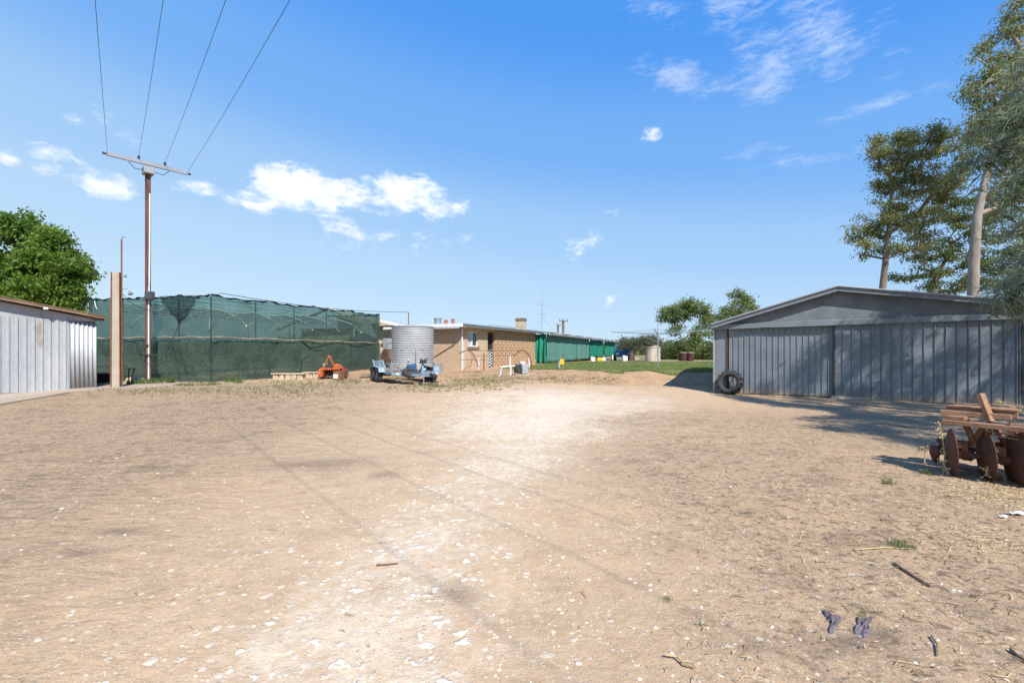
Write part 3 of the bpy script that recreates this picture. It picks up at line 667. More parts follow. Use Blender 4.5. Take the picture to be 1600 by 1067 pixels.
# ------------------------------------------------------------------ tapered concrete post
p0 = ground_at(182, 605.5); PF = Frame(p0-V((0, 0, .1)), (1, .12))
t = thing('concrete_post', p0, 'tapered concrete post between two rusty steel channels, beside the tin shed', 'post')
H = 4.2
def taper(x0, x1, y0, y1, k):
    q = lambda s_, z: [PF.p(x0*s_ if abs(x0) > 0 else 0, y0, z), PF.p(x1*s_, y0, z), PF.p(x1*s_, y1, z), PF.p(x0*s_, y1, z)]
    return q(1, 0)+q(k, H)
MB().hexa(taper(-.125, .125, -.05, .05, .88)).build('concrete_core', 'concrete', t, bevel=.01)
for sgn in (-1, 1):
    mb = MB(); a, b = (.127, .138)
    xs = sorted((sgn*a, sgn*b)); k = .88
    mb.hexa([PF.p(xs[0], -.056, 0), PF.p(xs[1], -.056, 0), PF.p(xs[1], .056, 0), PF.p(xs[0], .056, 0), PF.p(xs[0]*k, -.056, H), PF.p(xs[1]*k, -.056, H), PF.p(xs[1]*k, .056, H), PF.p(xs[0]*k, .056, H)])
    for yy in ((-.066, -.056), (.056, .066)):
        x2 = sorted((sgn*.138, sgn*.165))
        mb.hexa([PF.p(x2[0], yy[0], 0), PF.p(x2[1], yy[0], 0), PF.p(x2[1], yy[1], 0), PF.p(x2[0], yy[1], 0), PF.p(x2[0]*k, yy[0], H), PF.p(x2[1]*k, yy[0], H), PF.p(x2[1]*k, yy[1], H), PF.p(x2[0]*k, yy[1], H)])
    mb.build('steel_channel', 'rust', t)
mb = MB(); mb.tube([PF.p(.06, .16, 3.2), PF.p(.06, .16, H+1.22)], .026, 8); mb.tube([PF.p(.06, .16, H+1.22), PF.p(.09, .16, H+1.31), PF.p(.16, .16, H+1.31), PF.p(.18, .16, H+1.27)], .012, 6); mb.build('rod', 'rust', t, smooth=True)
mb = MB(); mb.tube([PF.p(.15, 0, 3.62), PF.p(.36, -.02, 3.62), PF.p(.42, -.03, 3.6)], .012, 6); mb.lathe([(.02, 0), (.03, .08), (.075, .2), (.08, .21)], PF.p(.42, -.03, 3.61), (.45, -.1, -.9), 12); mb.build('spotlight', 'steel_bright', t, smooth=True)
mb = MB(); mb.tube([PF.p(.15, 0, 4.08), PF.p(.3, 0, 4.06)], .012, 6); mb.lathe([(.02, 0), (.05, .03), (.05, .08), (.03, .1)], PF.p(.3, -.02, 4.02), (0, 0, 1), 10); mb.build('insulator', 'steel_bright', t, smooth=True)
mb = MB(); mb.tube([PF.p(.18, .02, 3.45), PF.p(.32, .1, 3.2), PF.p(.5, .4, 3.0), PF.p(.75, .9, 2.86)], .01, 5); mb.build('loose_cable', 'black_plastic', t, smooth=True)

# ------------------------------------------------------------------ utility pole and overhead wires
p0 = ground_at(231, 597.5); p0 = V((-.800*18.6, 18.6, g(-14.9, 18.6)))
t = thing('utility_pole', p0, 'tall rusty utility pole with a white conduit and a wide cross arm', 'utility pole')
top = 9.12; UF = Frame((p0.x, p0.y, 0), (.66, .75))
mb = MB(); mb.box(UF, (-.08, .08), (-.10, -.088), (p0.z-.3, top)); mb.box(UF, (-.08, .08), (.088, .10), (p0.z-.3, top)); mb.box(UF, (-.062, .062), (-.088, .088), (p0.z-.3, top-.02)); mb.build('pole', mat('weathered_red_brown_pole', (.17, .085, .06), (.10, .05, .04), 2, .85, bump=.3, stretch=(2, 2, .3)), t)
mb = MB(); mb.tube([UF.p(.0, -.135, p0.z-.1), UF.p(.0, -.135, 3.3), UF.p(.02, -.16, 4.6), UF.p(.035, -.135, 6.2), UF.p(.04, -.135, 8.0)], .028, 8); mb.build('conduit', 'white_pipe', t, smooth=True)
mb = MB(); mb.box(UF, (-.13, .17), (-.36, -.10), (3.67, 4.0)); mb.build('junction_box', 'steel_dark', t, bevel=.03)
mb = MB(); mb.box(UF, (-.17, .17), (-.3, .2), (8.78, 9.06)); mb.build('cap_box', 'grey_paint', t, bevel=.015)
armc = UF.p(0, -.22, 9.17)
A0, A1 = armc-UF.x*1.3, armc+UF.x*1.3
mb = MB(); mb.box(UF, (-1.3, 1.3), (-.27, -.26), (9.1, 9.24)); mb.box(UF, (-1.3, 1.3), (-.26, -.17), (9.23, 9.24)); mb.box(UF, (-1.3, 1.3), (-.26, -.17), (9.1, 9.11)); mb.build('cross_arm', 'galv', t)
spots = [-1.27, -.33, .52, 1.27]
for s_ in spots:
    mb = MB(); mb.lathe([(.02, 0), (.045, .03), (.045, .06), (.03, .08), (.05, .1), (.05, .13), (.02, .16)], UF.p(s_, -.22, 9.24 if abs(s_) < 1 else 9.16), (0, 0, 1) if abs(s_) < 1 else (UF.x.x*(1 if s_ > 0 else -1), UF.x.y*(1 if s_ > 0 else -1), 0), 10); mb.build('insulator', 'steel_dark', t, smooth=True)
for a in (-.25, .25):
    mb = MB(); mb.tube([UF.p(a*.5, -.2, 8.9), UF.p(a*1.8, -.3, 8.82), UF.p(a*2.6, -.25, 9.05)], .014, 5); mb.build('jumper_cable', 'black_plastic', t, smooth=True)
mb = MB(); mb.box(UF, (-.17, .17), (-.16, .16), (1.4, 1.46)); mb.tube([UF.p(-.3, -.17, 1.43), UF.p(.3, -.17, 1.43)], .02, 6); mb.build('pole_band', 'steel_dark', t)
wl = ['leftmost of the four overhead power wires strung from the cross arm', 'overhead power wire second from the left on the cross arm', 'overhead power wire third from the left on the cross arm', 'rightmost of the four overhead power wires strung from the cross arm']
for s_, lb in zip(spots, wl):
    st = UF.p(s_, -.24, 9.4 if abs(s_) < 1 else 9.17); pts = []
    for i in range(41):
        q = i*1.15; pts.append(st+V((.654, -.756, 0))*q+V((0, 0, -.128*q+.0014*q*q)))
    mb = MB(); mb.tube(pts, .0055, 5); tag(mb.build('power_wire', 'steel_dark', None, smooth=True), lb, 'wire', 'overhead wires from the pole')

# ------------------------------------------------------------------ green shade house
C0 = V((-12.5, 18.9, 0)); L0 = V((-18.8, 20.2, 0)); R0 = V((-8.4, 28.8, 0)); B0 = L0+(R0-C0); ZT = 3.93
t = thing('shade_house', (-13.5, 22, .35), 'large enclosure of torn dark green shade cloth on a pipe frame', 'shade house')
def cloth_wall(a, b, z1, n=60, m=14, sag=.09, seed=0, bulge=.14):
    d = (b-a); nrm = V((d.y, -d.x, 0)).normalized(); rows = []
    for j in range(m+1):
        r = []
        for i in range(n+1):
            u = i/n; p = a+d*u; zb = g(p.x, p.y)+.05
            zt = z1-sag*abs(math.sin(u*math.pi*4))+.025*math.sin(u*37+seed)
            z = zb+(zt-zb)*j/m
            off = bulge*math.sin(math.pi*j/m)*math.sin(u*23+seed+j*.4)*.5+.025*math.sin(u*90+j*1.3+seed)+.05*math.sin(u*9+seed*2)
            if abs(j/m-.48) < .04: off = -.03
            r.append(p+nrm*off+V((0, 0, z)))
        rows.append(r)
    return MB().sheet(rows)
for a, b, sd in ((L0, C0, 0), (C0, R0, 2), (R0, B0, 4), (B0, L0, 5)):
    cloth_wall(a, b, ZT, seed=sd).build('cloth_panel', 'cloth', t, smooth=True)
rows = [[L0+(C0-L0)*(i/24)+(R0-C0)*(j/30)+V((0, 0, ZT-.02-.10*math.sin(math.pi*i/24*4)**2+.03*math.sin(i*1.7+j*.9))) for i in range(25)] for j in range(31)]
MB().sheet(rows).build('roof_cloth', 'cloth_roof', t, smooth=True)
mb = MB()
for a, b in ((L0, C0), (C0, R0), (R0, B0)):
    d = b-a; nrm = V((d.y, -d.x, 0)).normalized()
    pts = [a+d*(i/40)+nrm*.03+V((0, 0, ZT-.09*abs(math.sin(i/40*math.pi*4))+.03*math.sin(i*1.9))) for i in range(41)]
    mb.tube(pts, [.035+.02*math.sin(i*2.3) for i in range(41)], 6)
mb.build('rolled_hem', 'cloth_hem', t, smooth=True)
for a, b, ks in ((L0, C0, (.0, .27, .5, .73, 1.0)), (C0, R0, (.2, .4, .6, .8, 1.0))):
    for k in ks:
        p = a+(b-a)*k; d = (b-a).normalized(); n_ = V((-d.y, d.x, 0)); p = p+n_*.12-d*(.12 if k == 1.0 else 0)
        MB().tube([p+V((0, 0, g(p.x, p.y)-.1)), p+V((0, 0, ZT-.04))], .03, 8).build('frame_post', 'galv_dull', t, smooth=True)
for a, b in ((L0, C0), (C0, R0)):
    d = b-a; nrm = V((d.y, -d.x, 0)).normalized()
    MB().tube([a+d*(i/24)+nrm*.08+V((0, 0, 2.17+.025*math.sin(i*1.3)-.06*(i/24 if a is C0 else 0))) for i in range(25)], [.027+.008*math.sin(i*2.9) for i in range(25)], 7).build('mid_rail', 'old_wood_pale', t, smooth=True)
for k in (.15, .32, .5, .68, .85):     # hoops and purlins under the roof
    p, q = L0+(R0-C0)*k, C0+(R0-C0)*k
    MB().tube([p+(q-p)*(i/16)+V((0, 0, 2.7+1.0*math.sin(math.pi*i/16)**.6)) for i in range(17)], .028, 6).build('roof_hoop', 'white_pipe', t, smooth=True)
for k in (.2, .4, .6, .8):
    p, q = L0+(C0-L0)*k, B0+(R0-B0)*k
    MB().tube([p+V((0, 0, 3.35)), q+V((0, 0, 3.35))], .025, 6).build('purlin', 'galv', t, smooth=True)
d = (C0-L0); nrm = V((d.y, -d.x, 0)).normalized()
def lcl(u, z, o=.12): return L0+d*u+nrm*o+V((0, 0, z))
rows = []
for j in range(9):
    v_ = j/8; hw = (1-v_)**.8; rows.append([lcl(.80+(.185*hw)*(i/8-.5)*2*(1 if i < 4 else .75)+.012*math.sin(j*2.1+i)-.02*v_, ZT-.02-v_*1.1+.05*math.sin(i*2.2+j*1.1)*v_, .13+.03*math.sin(i*1.6+j)) for i in range(9)])
MB().sheet(rows).build('torn_flap', 'flap', t, smooth=True)
mb = MB(); mb.tube([lcl(.79, 2.9), lcl(.73, 2.2), lcl(.66, 1.4), lcl(.6, 1.15)], .012, 5); mb.build('hanging_cord', 'black_plastic', t, smooth=True)
mb = MB(); mb.sheet([[lcl(.075, 3.8), lcl(.083, 3.8)], [lcl(.082, 3.6), lcl(.09, 3.6)], [lcl(.10, 3.4), lcl(.104, 3.4)]]); mb.build('white_tie', 'white_paint', t)
d2 = (R0-C0); nrm2 = V((d2.y, -d2.x, 0)).normalized()
mb = MB(); mb.tube([C0+d2*.43+nrm2*.1+V((0, 0, 2.1)), C0+d2*.47+nrm2*.14+V((0, 0, 1.75)), C0+d2*.55+nrm2*.12+V((0, 0, 1.85))], .03, 6); mb.build('knotted_cloth', 'cloth_hem', t, smooth=True)

for i, (px, py, dd, r_, h_, lb) in enumerate(((420, 545, 23.5, .9, 1.7, 'olive shrub behind the green shade cloth, nearest the torn corner'), (470, 540, 25.5, 1.1, 2.0, 'wide olive shrub behind the green shade cloth, above the stone edging'),
        (520, 545, 28, 1.0, 1.8, 'olive shrub behind the green shade cloth, behind the orange tiller'), (380, 550, 23.0, .7, 1.3, 'small shrub just behind the corner of the shade cloth'), (300, 555, 23.5, .8, 1.4, 'low shrub behind the left face of the shade cloth'))):
    b = at(px, py, dd); z = g(b.x, b.y); c = V((b.x, b.y, z+h_*.62))
    pts = np.array([tuple(c+V(RNG.normal(0, .5, 3)*np.array((r_, r_, h_*.42)))) for _ in range(34)])
    tree('shrub', lb, [V((b.x, b.y, z-.1)), V((b.x+.05, b.y, z+h_*.35))], [.06, .04], pts, 'leaf_mid', 'bark_dark', .2, 60, .1, .045, cat='shrub', step=.3, group='shrubs inside the shade house')
# rusty mast by the tank and the cable from the shade house
MP = at(638, 512, 28.6)
mb = MB(); mb.tube([MP+V((0, 0, -.3)), MP+V((.02, 0, .98))], .03, 8); mb.tube([MP+V((0, 0, .95)), MP+V((-.08, 0, .98))], .015, 5); tag(mb.build('cable_mast', 'rust', None, smooth=True), 'thin rusty mast above the corrugated water tank', 'mast')
a, b = at(343, 458, 19.2), MP+V((-.06, 0, .97))
mb = MB(); mb.tube([a+(b-a)*(i/20)+V((0, 0, -.22*math.sin(math.pi*i/20))) for i in range(21)], .014, 5); tag(mb.build('service_cable', 'steel_dark', None, smooth=True), 'service cable running above the shade cloth to the rusty mast', 'cable')

# ------------------------------------------------------------------ brick farmhouse
Hc = V((-3.1, 27.6, 0)); HF = Frame(Hc, (.44, .898)); u_, v_ = HF.x, HF.y
M['brick'] = brick_mat('tan_brick', u_, v_, (.53, .385, .25), (.45, .31, .195), (.50, .42, .32))
house = thing('brick_house', Hc+V((0, 0, .4)), 'long low tan brick farmhouse with white fascia and a breeze block screen', 'house')
EV = 3.14
mb = MB()
mb.box(HF, (0, .8), (0, .25), (.2, EV)); mb.box(HF, (.8, 2.05), (0, .25), (.2, 1.9)); mb.box(HF, (.8, 2.05), (0, .25), (2.84, EV)); mb.box(HF, (2.05, 3.33), (0, .25), (.2, EV)); mb.box(HF, (3.33, 4.3), (0, .25), (2.95, EV)); mb.box(HF, (0, .25), (.25, 3.9), (.2, EV))
mb.build('brick_wall', 'brick', house)
mb = MB(); mb.box(HF, (.05, .3), (3.9, 14), (.2, 3.1)); mb.prism([HF.p(.05, 3.9, 3.1), HF.p(.05, 10.3, 3.1), HF.p(.05, 10.3, 4.45), HF.p(.05, 4.0, 3.16)], [HF.p(.3, 3.9, 3.1), HF.p(.3, 10.3, 3.1), HF.p(.3, 10.3, 4.45), HF.p(.3, 4.0, 3.16)]); mb.build('stone_wall', 'cream_wall', house)
mb = MB(); mb.box(HF, (-.02, .048), (4.2, 10.2), (3.12, 3.3)); mb.build('gable_lining', 'eave', house)
# window
win = MB()
for x in ((.8, .87), (1.98, 2.05), (1.39, 1.46)): win.box(HF, x, (.06, .14), (1.9, 2.84))
for z in ((1.9, 1.96), (2.78, 2.84)): win.box(HF, (.87, 1.98), (.065, .135), z)
wf = win.build('window', 'white_paint', house, bevel=.006)
mb = MB(); mb.box(HF, (.87, 1.39), (.1, .11), (1.96, 2.78)); mb.build('curtained_pane', 'curtain_pale', wf)
mb = MB(); mb.box(HF, (1.46, 1.98), (.1, .11), (1.96, 2.78)); mb.build('pane', 'glass', wf)
mb = MB(); mb.box(HF, (.74, 2.11), (-.09, .055), (1.74, 1.895)); mb.build('sill', mat('dark_brick_sill', (.26, .19, .13), (.2, .14, .1), 8, .85), wf, bevel=.01)
# doorway with lattice screen door
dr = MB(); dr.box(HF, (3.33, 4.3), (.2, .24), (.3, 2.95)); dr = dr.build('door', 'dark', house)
mb = MB()
for x in ((3.33, 3.4), (4.23, 4.3)): mb.box(HF, x, (.08, .19), (.3, 2.95))
for z in ((1.62, 1.72), (2.84, 2.95), (.3, .38)): mb.box(HF, (3.4, 4.23), (.085, .185), z)
mb.build('door_frame', 'timber', dr)
mb = MB()
for i in range(6):
    z = .5+i*.19; mb.bar(HF.p(3.42, .13, z), HF.p(4.2, .13, z+.28), .02, .035); mb.bar(HF.p(3.42, .12, z+.28), HF.p(4.2, .12, z), .02, .035)
mb.build('lattice', 'white_paint', dr)
# breeze block screen
mb = MB(); mb.box(HF, (4.3, 11.5), (.2, .25), (.2, EV)); mb.build('screen_backing', 'timber', house)
mb = MB(); bw, bh = .30, .20; nz_ = 14
for i in range(24):
    for j in range(nz_):
        x0, z0 = 4.3+i*bw, .34+j*bh
        if z0+bh > EV: continue
        a = 1 if (i+j) % 2 else -1; th = .045
        ro = [(x0+.004, z0+.004), (x0+bw-.004, z0+.004), (x0+bw-.004, z0+bh-.004), (x0+.004, z0+bh-.004)]
        cx, cz = x0+bw/2, z0+bh/2
        ri = [(cx-.09-.04*a, cz-.06), (cx+.06-.04*a, cz-.06), (cx+.09+.04*a, cz+.06), (cx-.06+.04*a, cz+.06)]
        k0 = len(mb.v)
        for y in (-.03, .15):
            mb.v += [HF.p(x, y, z) for x, z in ro]+[HF.p(x, y, z) for x, z in ri]
        for s_ in range(4):
            n_ = (s_+1) % 4
            mb.f += [[k0+s_, k0+n_, k0+4+n_, k0+4+s_], [k0+4+s_, k0+4+n_, k0+12+n_, k0+12+s_], [k0+s_, k0+8+s_, k0+8+n_, k0+n_]]
mb.build('breeze_block_screen', mat('tan_block', (.52, .36, .22), (.44, .29, .17), 4, .9, bump=.3), house)
# roof, fascia, gutter, downpipes
mb = MB()
rt = [HF.p(-.6, -.5, EV+.1), HF.p(12.2, -.5, EV+.1), HF.p(12.2, 3.7, EV+.34), HF.p(-.6, 3.7, EV+.14)]
mb.prism([p-V((0, 0, .07)) for p in rt], rt)
rt = [HF.p(-.6, 3.7, EV+.14), HF.p(-.3, 3.7, EV+.14), HF.p(-.3, 10.4, 4.68), HF.p(-.6, 10.4, 4.68)]
mb.prism([p-V((0, 0, .07)) for p in rt], [p+V((0, 0, .003)) for p in rt])
rt = [HF.p(-.6, 10.4, 4.68), HF.p(-.3, 10.4, 4.68), HF.p(-.3, 16, EV+.1), HF.p(-.6, 16, EV+.1)]
mb.prism([p-V((0, 0, .07)) for p in rt], rt)
rt = [HF.p(-.25, 3.71, EV+.16), HF.p(12.2, 3.71, EV+.3), HF.p(12.2, 14, EV+.1), HF.p(-.25, 14, EV+.1)]
mb.prism([p-V((0, 0, .07)) for p in rt], rt)
roof = mb.build('roof', 'roof_sheet', house)
mb = MB(); mb.bar(HF.p(-.62, -.5, EV+.0), HF.p(-.62, 3.7, EV+.02), .04, .2); mb.bar(HF.p(-.62, 3.7, EV+.02), HF.p(-.62, 10.4, 4.56), .04, .22); mb.bar(HF.p(-.6, -.5, EV-.01), HF.p(12.2, -.5, EV-.01), .03, .16); mb.build('fascia', 'white_paint', house)
mb = MB(); mb.bar(HF.p(-.6, -.57, EV+.05), HF.p(12.2, -.57, EV+.05), .11, .1); mb.build('gutter', 'galv_dull', house, bevel=.02)
mb = MB(); mb.prism([HF.p(-.58, -.48, EV-.03), HF.p(12.2, -.48, EV-.03), HF.p(12.2, 0, EV-.03), HF.p(-.58, 0, EV-.03)], [HF.p(-.58, -.48, EV-.01), HF.p(12.2, -.48, EV-.01), HF.p(12.2, 0, EV-.01), HF.p(-.58, 0, EV-.01)]); mb.build('eave_lining', 'eave', house)
MB().tube([HF.p(.02, -.07, .3), HF.p(.02, -.07, 2.95), HF.p(.02, -.45, 3.1)], .045, 8).build('downpipe', 'white_pipe', house, smooth=True)
MB().tube([HF.p(.26, -.04, .3), HF.p(.26, -.04, 2.2)], .022, 6).build('vent_pipe', 'white_pipe', house, smooth=True)
MB().tube([HF.p(-.62, -.3, 2.98), HF.p(-1.3, 1.0, 2.93), V((-4.45, 25.2, 2.93))], .045, 8).build('tank_inlet_pipe', 'galv', house, smooth=True)
def roofbit(name, px, d_, y0, y1, wpx, m, prof=None):
    b = at(px, y1, d_); h = (y1-y0)/FP*d_; w_ = wpx/FP*d_
    mb = MB()
    if prof: mb.lathe([(r*w_/2, z*h) for r, z in prof], b, (0, 0, 1), 14); return mb.build(name, m, roof, smooth=True)
    mb.box(Frame(b, (.44, .898)), (-w_/2, w_/2), (-w_/2, w_/2), (0, h)); return mb.build(name, m, roof, bevel=.02)
roofbit('cooler_vent', 684, 33, 497, 508, 11, 'galv', [(1, -.3), (1, .8), (1.12, .82), (1.12, 1), (.1, 1.02)])
roofbit('chimney_pot', 697, 34, 500, 508, 6, 'pot', [(1, -.5), (.95, .8), (1.05, .82), (1.05, 1), (.8, 1)])
roofbit('chimney_pot', 708, 34, 498.5, 508, 6, 'pot', [(1, -.5), (.95, .8), (1.05, .82), (1.05, 1), (.8, 1)])
roofbit('roof_ventilator', 767, 34.5, 507, 512, 5, 'galv', [(.6, -.6), (.6, .3), (1, .4), (.9, .9), (.1, 1)])
ch = at(814, 516, 37); cf_ = Frame(ch, (.44, .898))
mb = MB(); mb.box(cf_, (-.33, .33), (-.33, .33), (-.6, .78)); c_ = mb.build('chimney', brick_mat('cream_chimney_brick', u_, v_, (.50, .40, .26), (.42, .32, .2), (.4, .34, .26)), roof)
mb = MB(); mb.box(cf_, (-.38, .38), (-.38, .38), (.78, .86)); mb.box(cf_, (-.34, .34), (-.34, .34), (.86, .97)); mb.build('chimney_cap', 'timber', c_)
# meter box and dark hood on the stone wall
mb = MB(); q = at(606.5, 546, 29.6); bf = Frame(q, (.44, .898)); bf.x, bf.y = -V((v_.x, v_.y, 0)), V((u_.x, u_.y, 0)); mb.box(bf, (-.24, .24), (-.25, .15), (0, .72)); mb.build('meter_box', 'grey_paint', house, bevel=.015)
mb = MB(); mb.hexa([bf.p(-.08, -.1, -.62), bf.p(.2, -.1, -.62), bf.p(.2, .15, -.62), bf.p(-.08, .15, -.62), bf.p(-.2, -.25, -.03), bf.p(.26, -.25, -.03), bf.p(.26, .15, -.03), bf.p(-.2, .15, -.03)]); mb.build('meter_hood', 'timber', house)
mb = MB(); q = at(606, 513, 29.3); mb.bar(q-bf.x*.35, q+bf.x*.6, .1, .14); mb.build('white_beam', 'white_paint', house)

# verandah wing with green blinds
GF = Frame(HF.p(11.6, -.95), (.44, .898))
wing = thing('verandah_wing', GF.p(12, 1, .6), 'long verandah wing of the house closed in with green roll-down blinds', 'building')
def blind(x0, x1, z0a, z0b, z1a, z1b, y0=0, seed=1.0, amp=.05, lean=0.0):
    rows = []
    for j in range(11):
        k = j/10; r = []
        for i in range(31):
            q = i/30; x = x0+(x1-x0)*q
            zb = z0a+(z0b-z0a)*q; zt = z1a+(z1b-z1a)*q
            r.append(GF.p(x, y0+amp*math.sin(q*17*seed+k*.8)*(1-k*.7)-.03*math.sin(k*3)+lean*(1-k), zb+(zt-zb)*k+.02*math.sin(q*20)))
        rows.append(r)
    return MB().sheet(rows)
blind(0, 7.9, .66, .74, 3.04, 2.98, seed=1.3).build('blind', 'awning_pale', wing, smooth=True, solid=.01)
blind(7.95, 12.1, .74, .8, 2.98, 2.92, seed=1.0).build('blind', 'awning_pale', wing, smooth=True, solid=.01)
blind(12.5, 17.8, .95, .98, 2.88, 2.84, seed=.7).build('blind', 'awning', wing, smooth=True, solid=.01)
blind(18.6, 23.8, 1.0, 1.02, 2.82, 2.78, seed=.8).build('blind', 'awning', wing, smooth=True, solid=.01)
rows = []
for j in range(11):
    k = j/10; rows.append([GF.p(-.02-.13*math.sin(q/20*16+k)*(1-.5*k)-.15*math.sin(k*3.1), 1.15*q/20, .6+(3.02-.6)*k-.15*(q/20)*(1-k)) for q in range(21)])
MB().sheet(rows).build('end_blind', 'awning', wing, smooth=True, solid=.01)
mb = MB(); rt = [GF.p(-.4, -.4, 3.08), GF.p(26, -.4, 2.92), GF.p(26, 5, 3.75), GF.p(-.4, 5, 3.95)]
mb.prism([p-V((0, 0, .06)) for p in rt], rt); wr = mb.build('roof', 'roof_sheet', wing)
mb = MB()
for k in range(6): mb.bar(GF.p(.5+k*4.2, .2+.1*k, 3.2-.02*k), GF.p(3.2+k*4.2, .45+.1*k, 3.25-.02*k), .3, .05)
mb.build('roof_flashing', 'timber', wr)
mb = MB(); mb.bar(GF.p(-.4, -.42, 2.99), GF.p(26, -.42, 2.83), .04, .14); mb.build('fascia', 'white_paint', wing)
mb = MB(); mb.bar(GF.p(-.4, -.48, 3.04), GF.p(26, -.48, 2.88), .08, .08); mb.build('gutter', 'galv', wing)
mb = MB(); mb.box(GF, (0, 24), (2.2, 2.4), (.2, 2.85)); mb.build('wall', 'cream_wall', wing)
for x in (.1, 6, 12.3, 18.2, 23.9):
    mb = MB(); mb.box(GF, (x-.05, x+.05), (.08, .18), (.3, 2.85)); mb.build('verandah_post', 'steel_dark', wing)
mb = MB(); mb.box(GF, (0, 24), (.3, 2.2), (.2, .62)); mb.build('verandah_floor', 'slab', wing)

# ------------------------------------------------------------------ water tanks
def tank(c, r, z0, z1, label, group, n=22):
    t = thing('water_tank', c+V((0, 0, z0)), label, 'water tank', group)
    prof = []; N = n*6
    for i in range(N+1):
        h = z0+(z1-z0)*i/N; prof.append((r+.03*math.cos(i/6*6.283), h))
    MB().lathe(prof, V((c.x, c.y, 0)), (0, 0, 1), 56).build('body', 'tank', t, smooth=True, sharp=80)
    MB().lathe([(r+.03, z1-.02), (r+.03, z1+.03), (r*.95, z1+.05), (.1, z1+.12)], V((c.x, c.y, 0)), (0, 0, 1), 48).build('lid', 'galv', t, smooth=True, sharp=30)
    MB().lathe([(r+.15, g(c.x, c.y)-.2), (r+.15, z0-.01)], V((c.x, c.y, 0)), (0, 0, 1), 40).build('plinth', 'slab', t, smooth=True, sharp=30)
    return t
t = tank(V((-5.36, 24.6, 0)), 1.10, .90, 2.88, 'squat corrugated galvanised water tank standing behind the blue trailer', 'corrugated water tanks')
q = V((-5.3, 23.43, 1.15)); mb = MB(); mb.tube([q+V((0, .1, 0)), q+V((0, -.12, 0))], .03, 8); mb.build('tap', 'white_pipe', t, smooth=True)
mb = MB(); mb.tube([q+V((.25, .1, .45)), q+V((.25, -.03, .45)), q+V((.25, -.03, .35))], .012, 6); mb.build('overflow', 'white_pipe', t, smooth=True)
mb = MB(); mb.bar(V((-4.95, 23.46, .95)), V((-4.95, 23.46, 1.75)), .05, .02, (0, 1, 0)); mb.bar(V((-5.75, 23.48, 1.7)), V((-4.6, 23.7, 1.7)), .02, .04); mb.build('strap', 'steel_bright', t)
tank(V((-9.85, 31.1, 0)), 1.1, 1.0, 3.4, 'second corrugated tank mostly hidden by the end of the shade cloth', 'corrugated water tanks', 26)

# ------------------------------------------------------------------ tandem trailer
TF = Frame((-3.78, 18.25, .27), (.865, .50))     # x right, y to the rear, origin under the front edge
t = thing('car_trailer', TF.p(0, 2, 0), 'pale blue tandem axle car trailer with loading ramps and a winch', 'trailer')
W2 = 1.02; DZ = .47; LN = 3.4
mb = MB()
for s_ in (-1, 1): mb.box(TF, (s_*W2-.03, s_*W2+.03), (0, LN), (DZ-.1, DZ))
mb.box(TF, (-W2+.03, W2-.03), (0, .07), (DZ-.1, DZ)); mb.box(TF, (-W2+.03, W2-.03), (LN-.07, LN), (DZ-.1, DZ))
for y in (.8, 1.5, 2.2, 2.9): mb.box(TF, (-W2+.03, W2-.03), (y, y+.05), (DZ-.09, DZ-.03))
mb.build('chassis', 'blue', t, bevel=.006)
for s_ in (-1, 1):
    mb = MB(); mb.box(TF, sorted((s_*.3, s_*.98)), (.08, LN-.08), (DZ-.028, DZ-.004)); mb.build('deck', 'deck_wood', t)
mb = MB()
for y in np.arange(.3, LN-.2, .35): mb.box(TF, (-.29, .29), (y, y+.06), (DZ-.06, DZ-.02))
mb.build('deck_rung', 'rust', t)
for s_ in (-1, 1):    # front hoops, low rails
    hoop = []
    for (x, z) in ((-.42, 0), (-.42, .27), (-.36, .34), (.1, .35), (.17, .28), (.17, .0)): hoop.append(TF.p(s_*(W2-.2)+s_*x*-1*.6, .06, DZ+z))
    MB().tube(hoop, .022, 8).build('front_hoop', 'blue', t, smooth=True)
    MB().tube([TF.p(s_*W2, .05, DZ-.05), TF.p(s_*W2, .05, DZ+.3), TF.p(s_*W2, .12, DZ+.34), TF.p(s_*W2, .9, DZ+.34), TF.p(s_*W2, .98, DZ+.3), TF.p(s_*W2, .98, DZ)], .022, 8).build('side_rail', 'blue', t, smooth=True)
    mb = MB(); mg = [(1.0, .46), (1.1, .63), (1.22, .67), (2.5, .67), (2.62, .63), (2.72, .46)]
    pts = lambda o_: [[TF.p(s_*(W2+.04), y, z+o_) for y, z in mg], [TF.p(s_*(W2+.28), y, z+o_) for y, z in mg]]
    mb.sheet(pts(0)); mb.build('mudguard', 'blue', t, solid=.008)
for s_ in (-1, 1):
    for y in (1.5, 2.22):
        c = TF.p(s_*(W2+.17), y, .31); axv = TF.x*s_
        wv = MB(); wv.lathe([(.19, -.1), (.28, -.105), (.31, -.08), (.315, 0), (.31, .08), (.28, .105), (.19, .1)], c, axv, 28, closed=True); wh = wv.build('wheel', 'rubber', t, smooth=True, sharp=50)
        rb = MB(); rb.lathe([(.188, -.09), (.188, .06), (.15, .07), (.13, .03), (.06, .045), (.05, .075), (.01, .08)], c, axv, 20)
        rb.build('rim', mat('grey_rim', (.35, .36, .37), (.25, .26, .27), 6, .5, .4) if 'rimm' not in M else M['rimm'], wh, smooth=True, sharp=35)
        M['rimm'] = bpy.data.materials['grey_rim']
    mb = MB(); mb.tube([TF.p(-W2, (1.5, 2.22)[(s_+1)//2], .31), TF.p(W2, (1.5, 2.22)[(s_+1)//2], .31)], .03, 8); mb.build('axle', 'steel_dark', t, smooth=True)
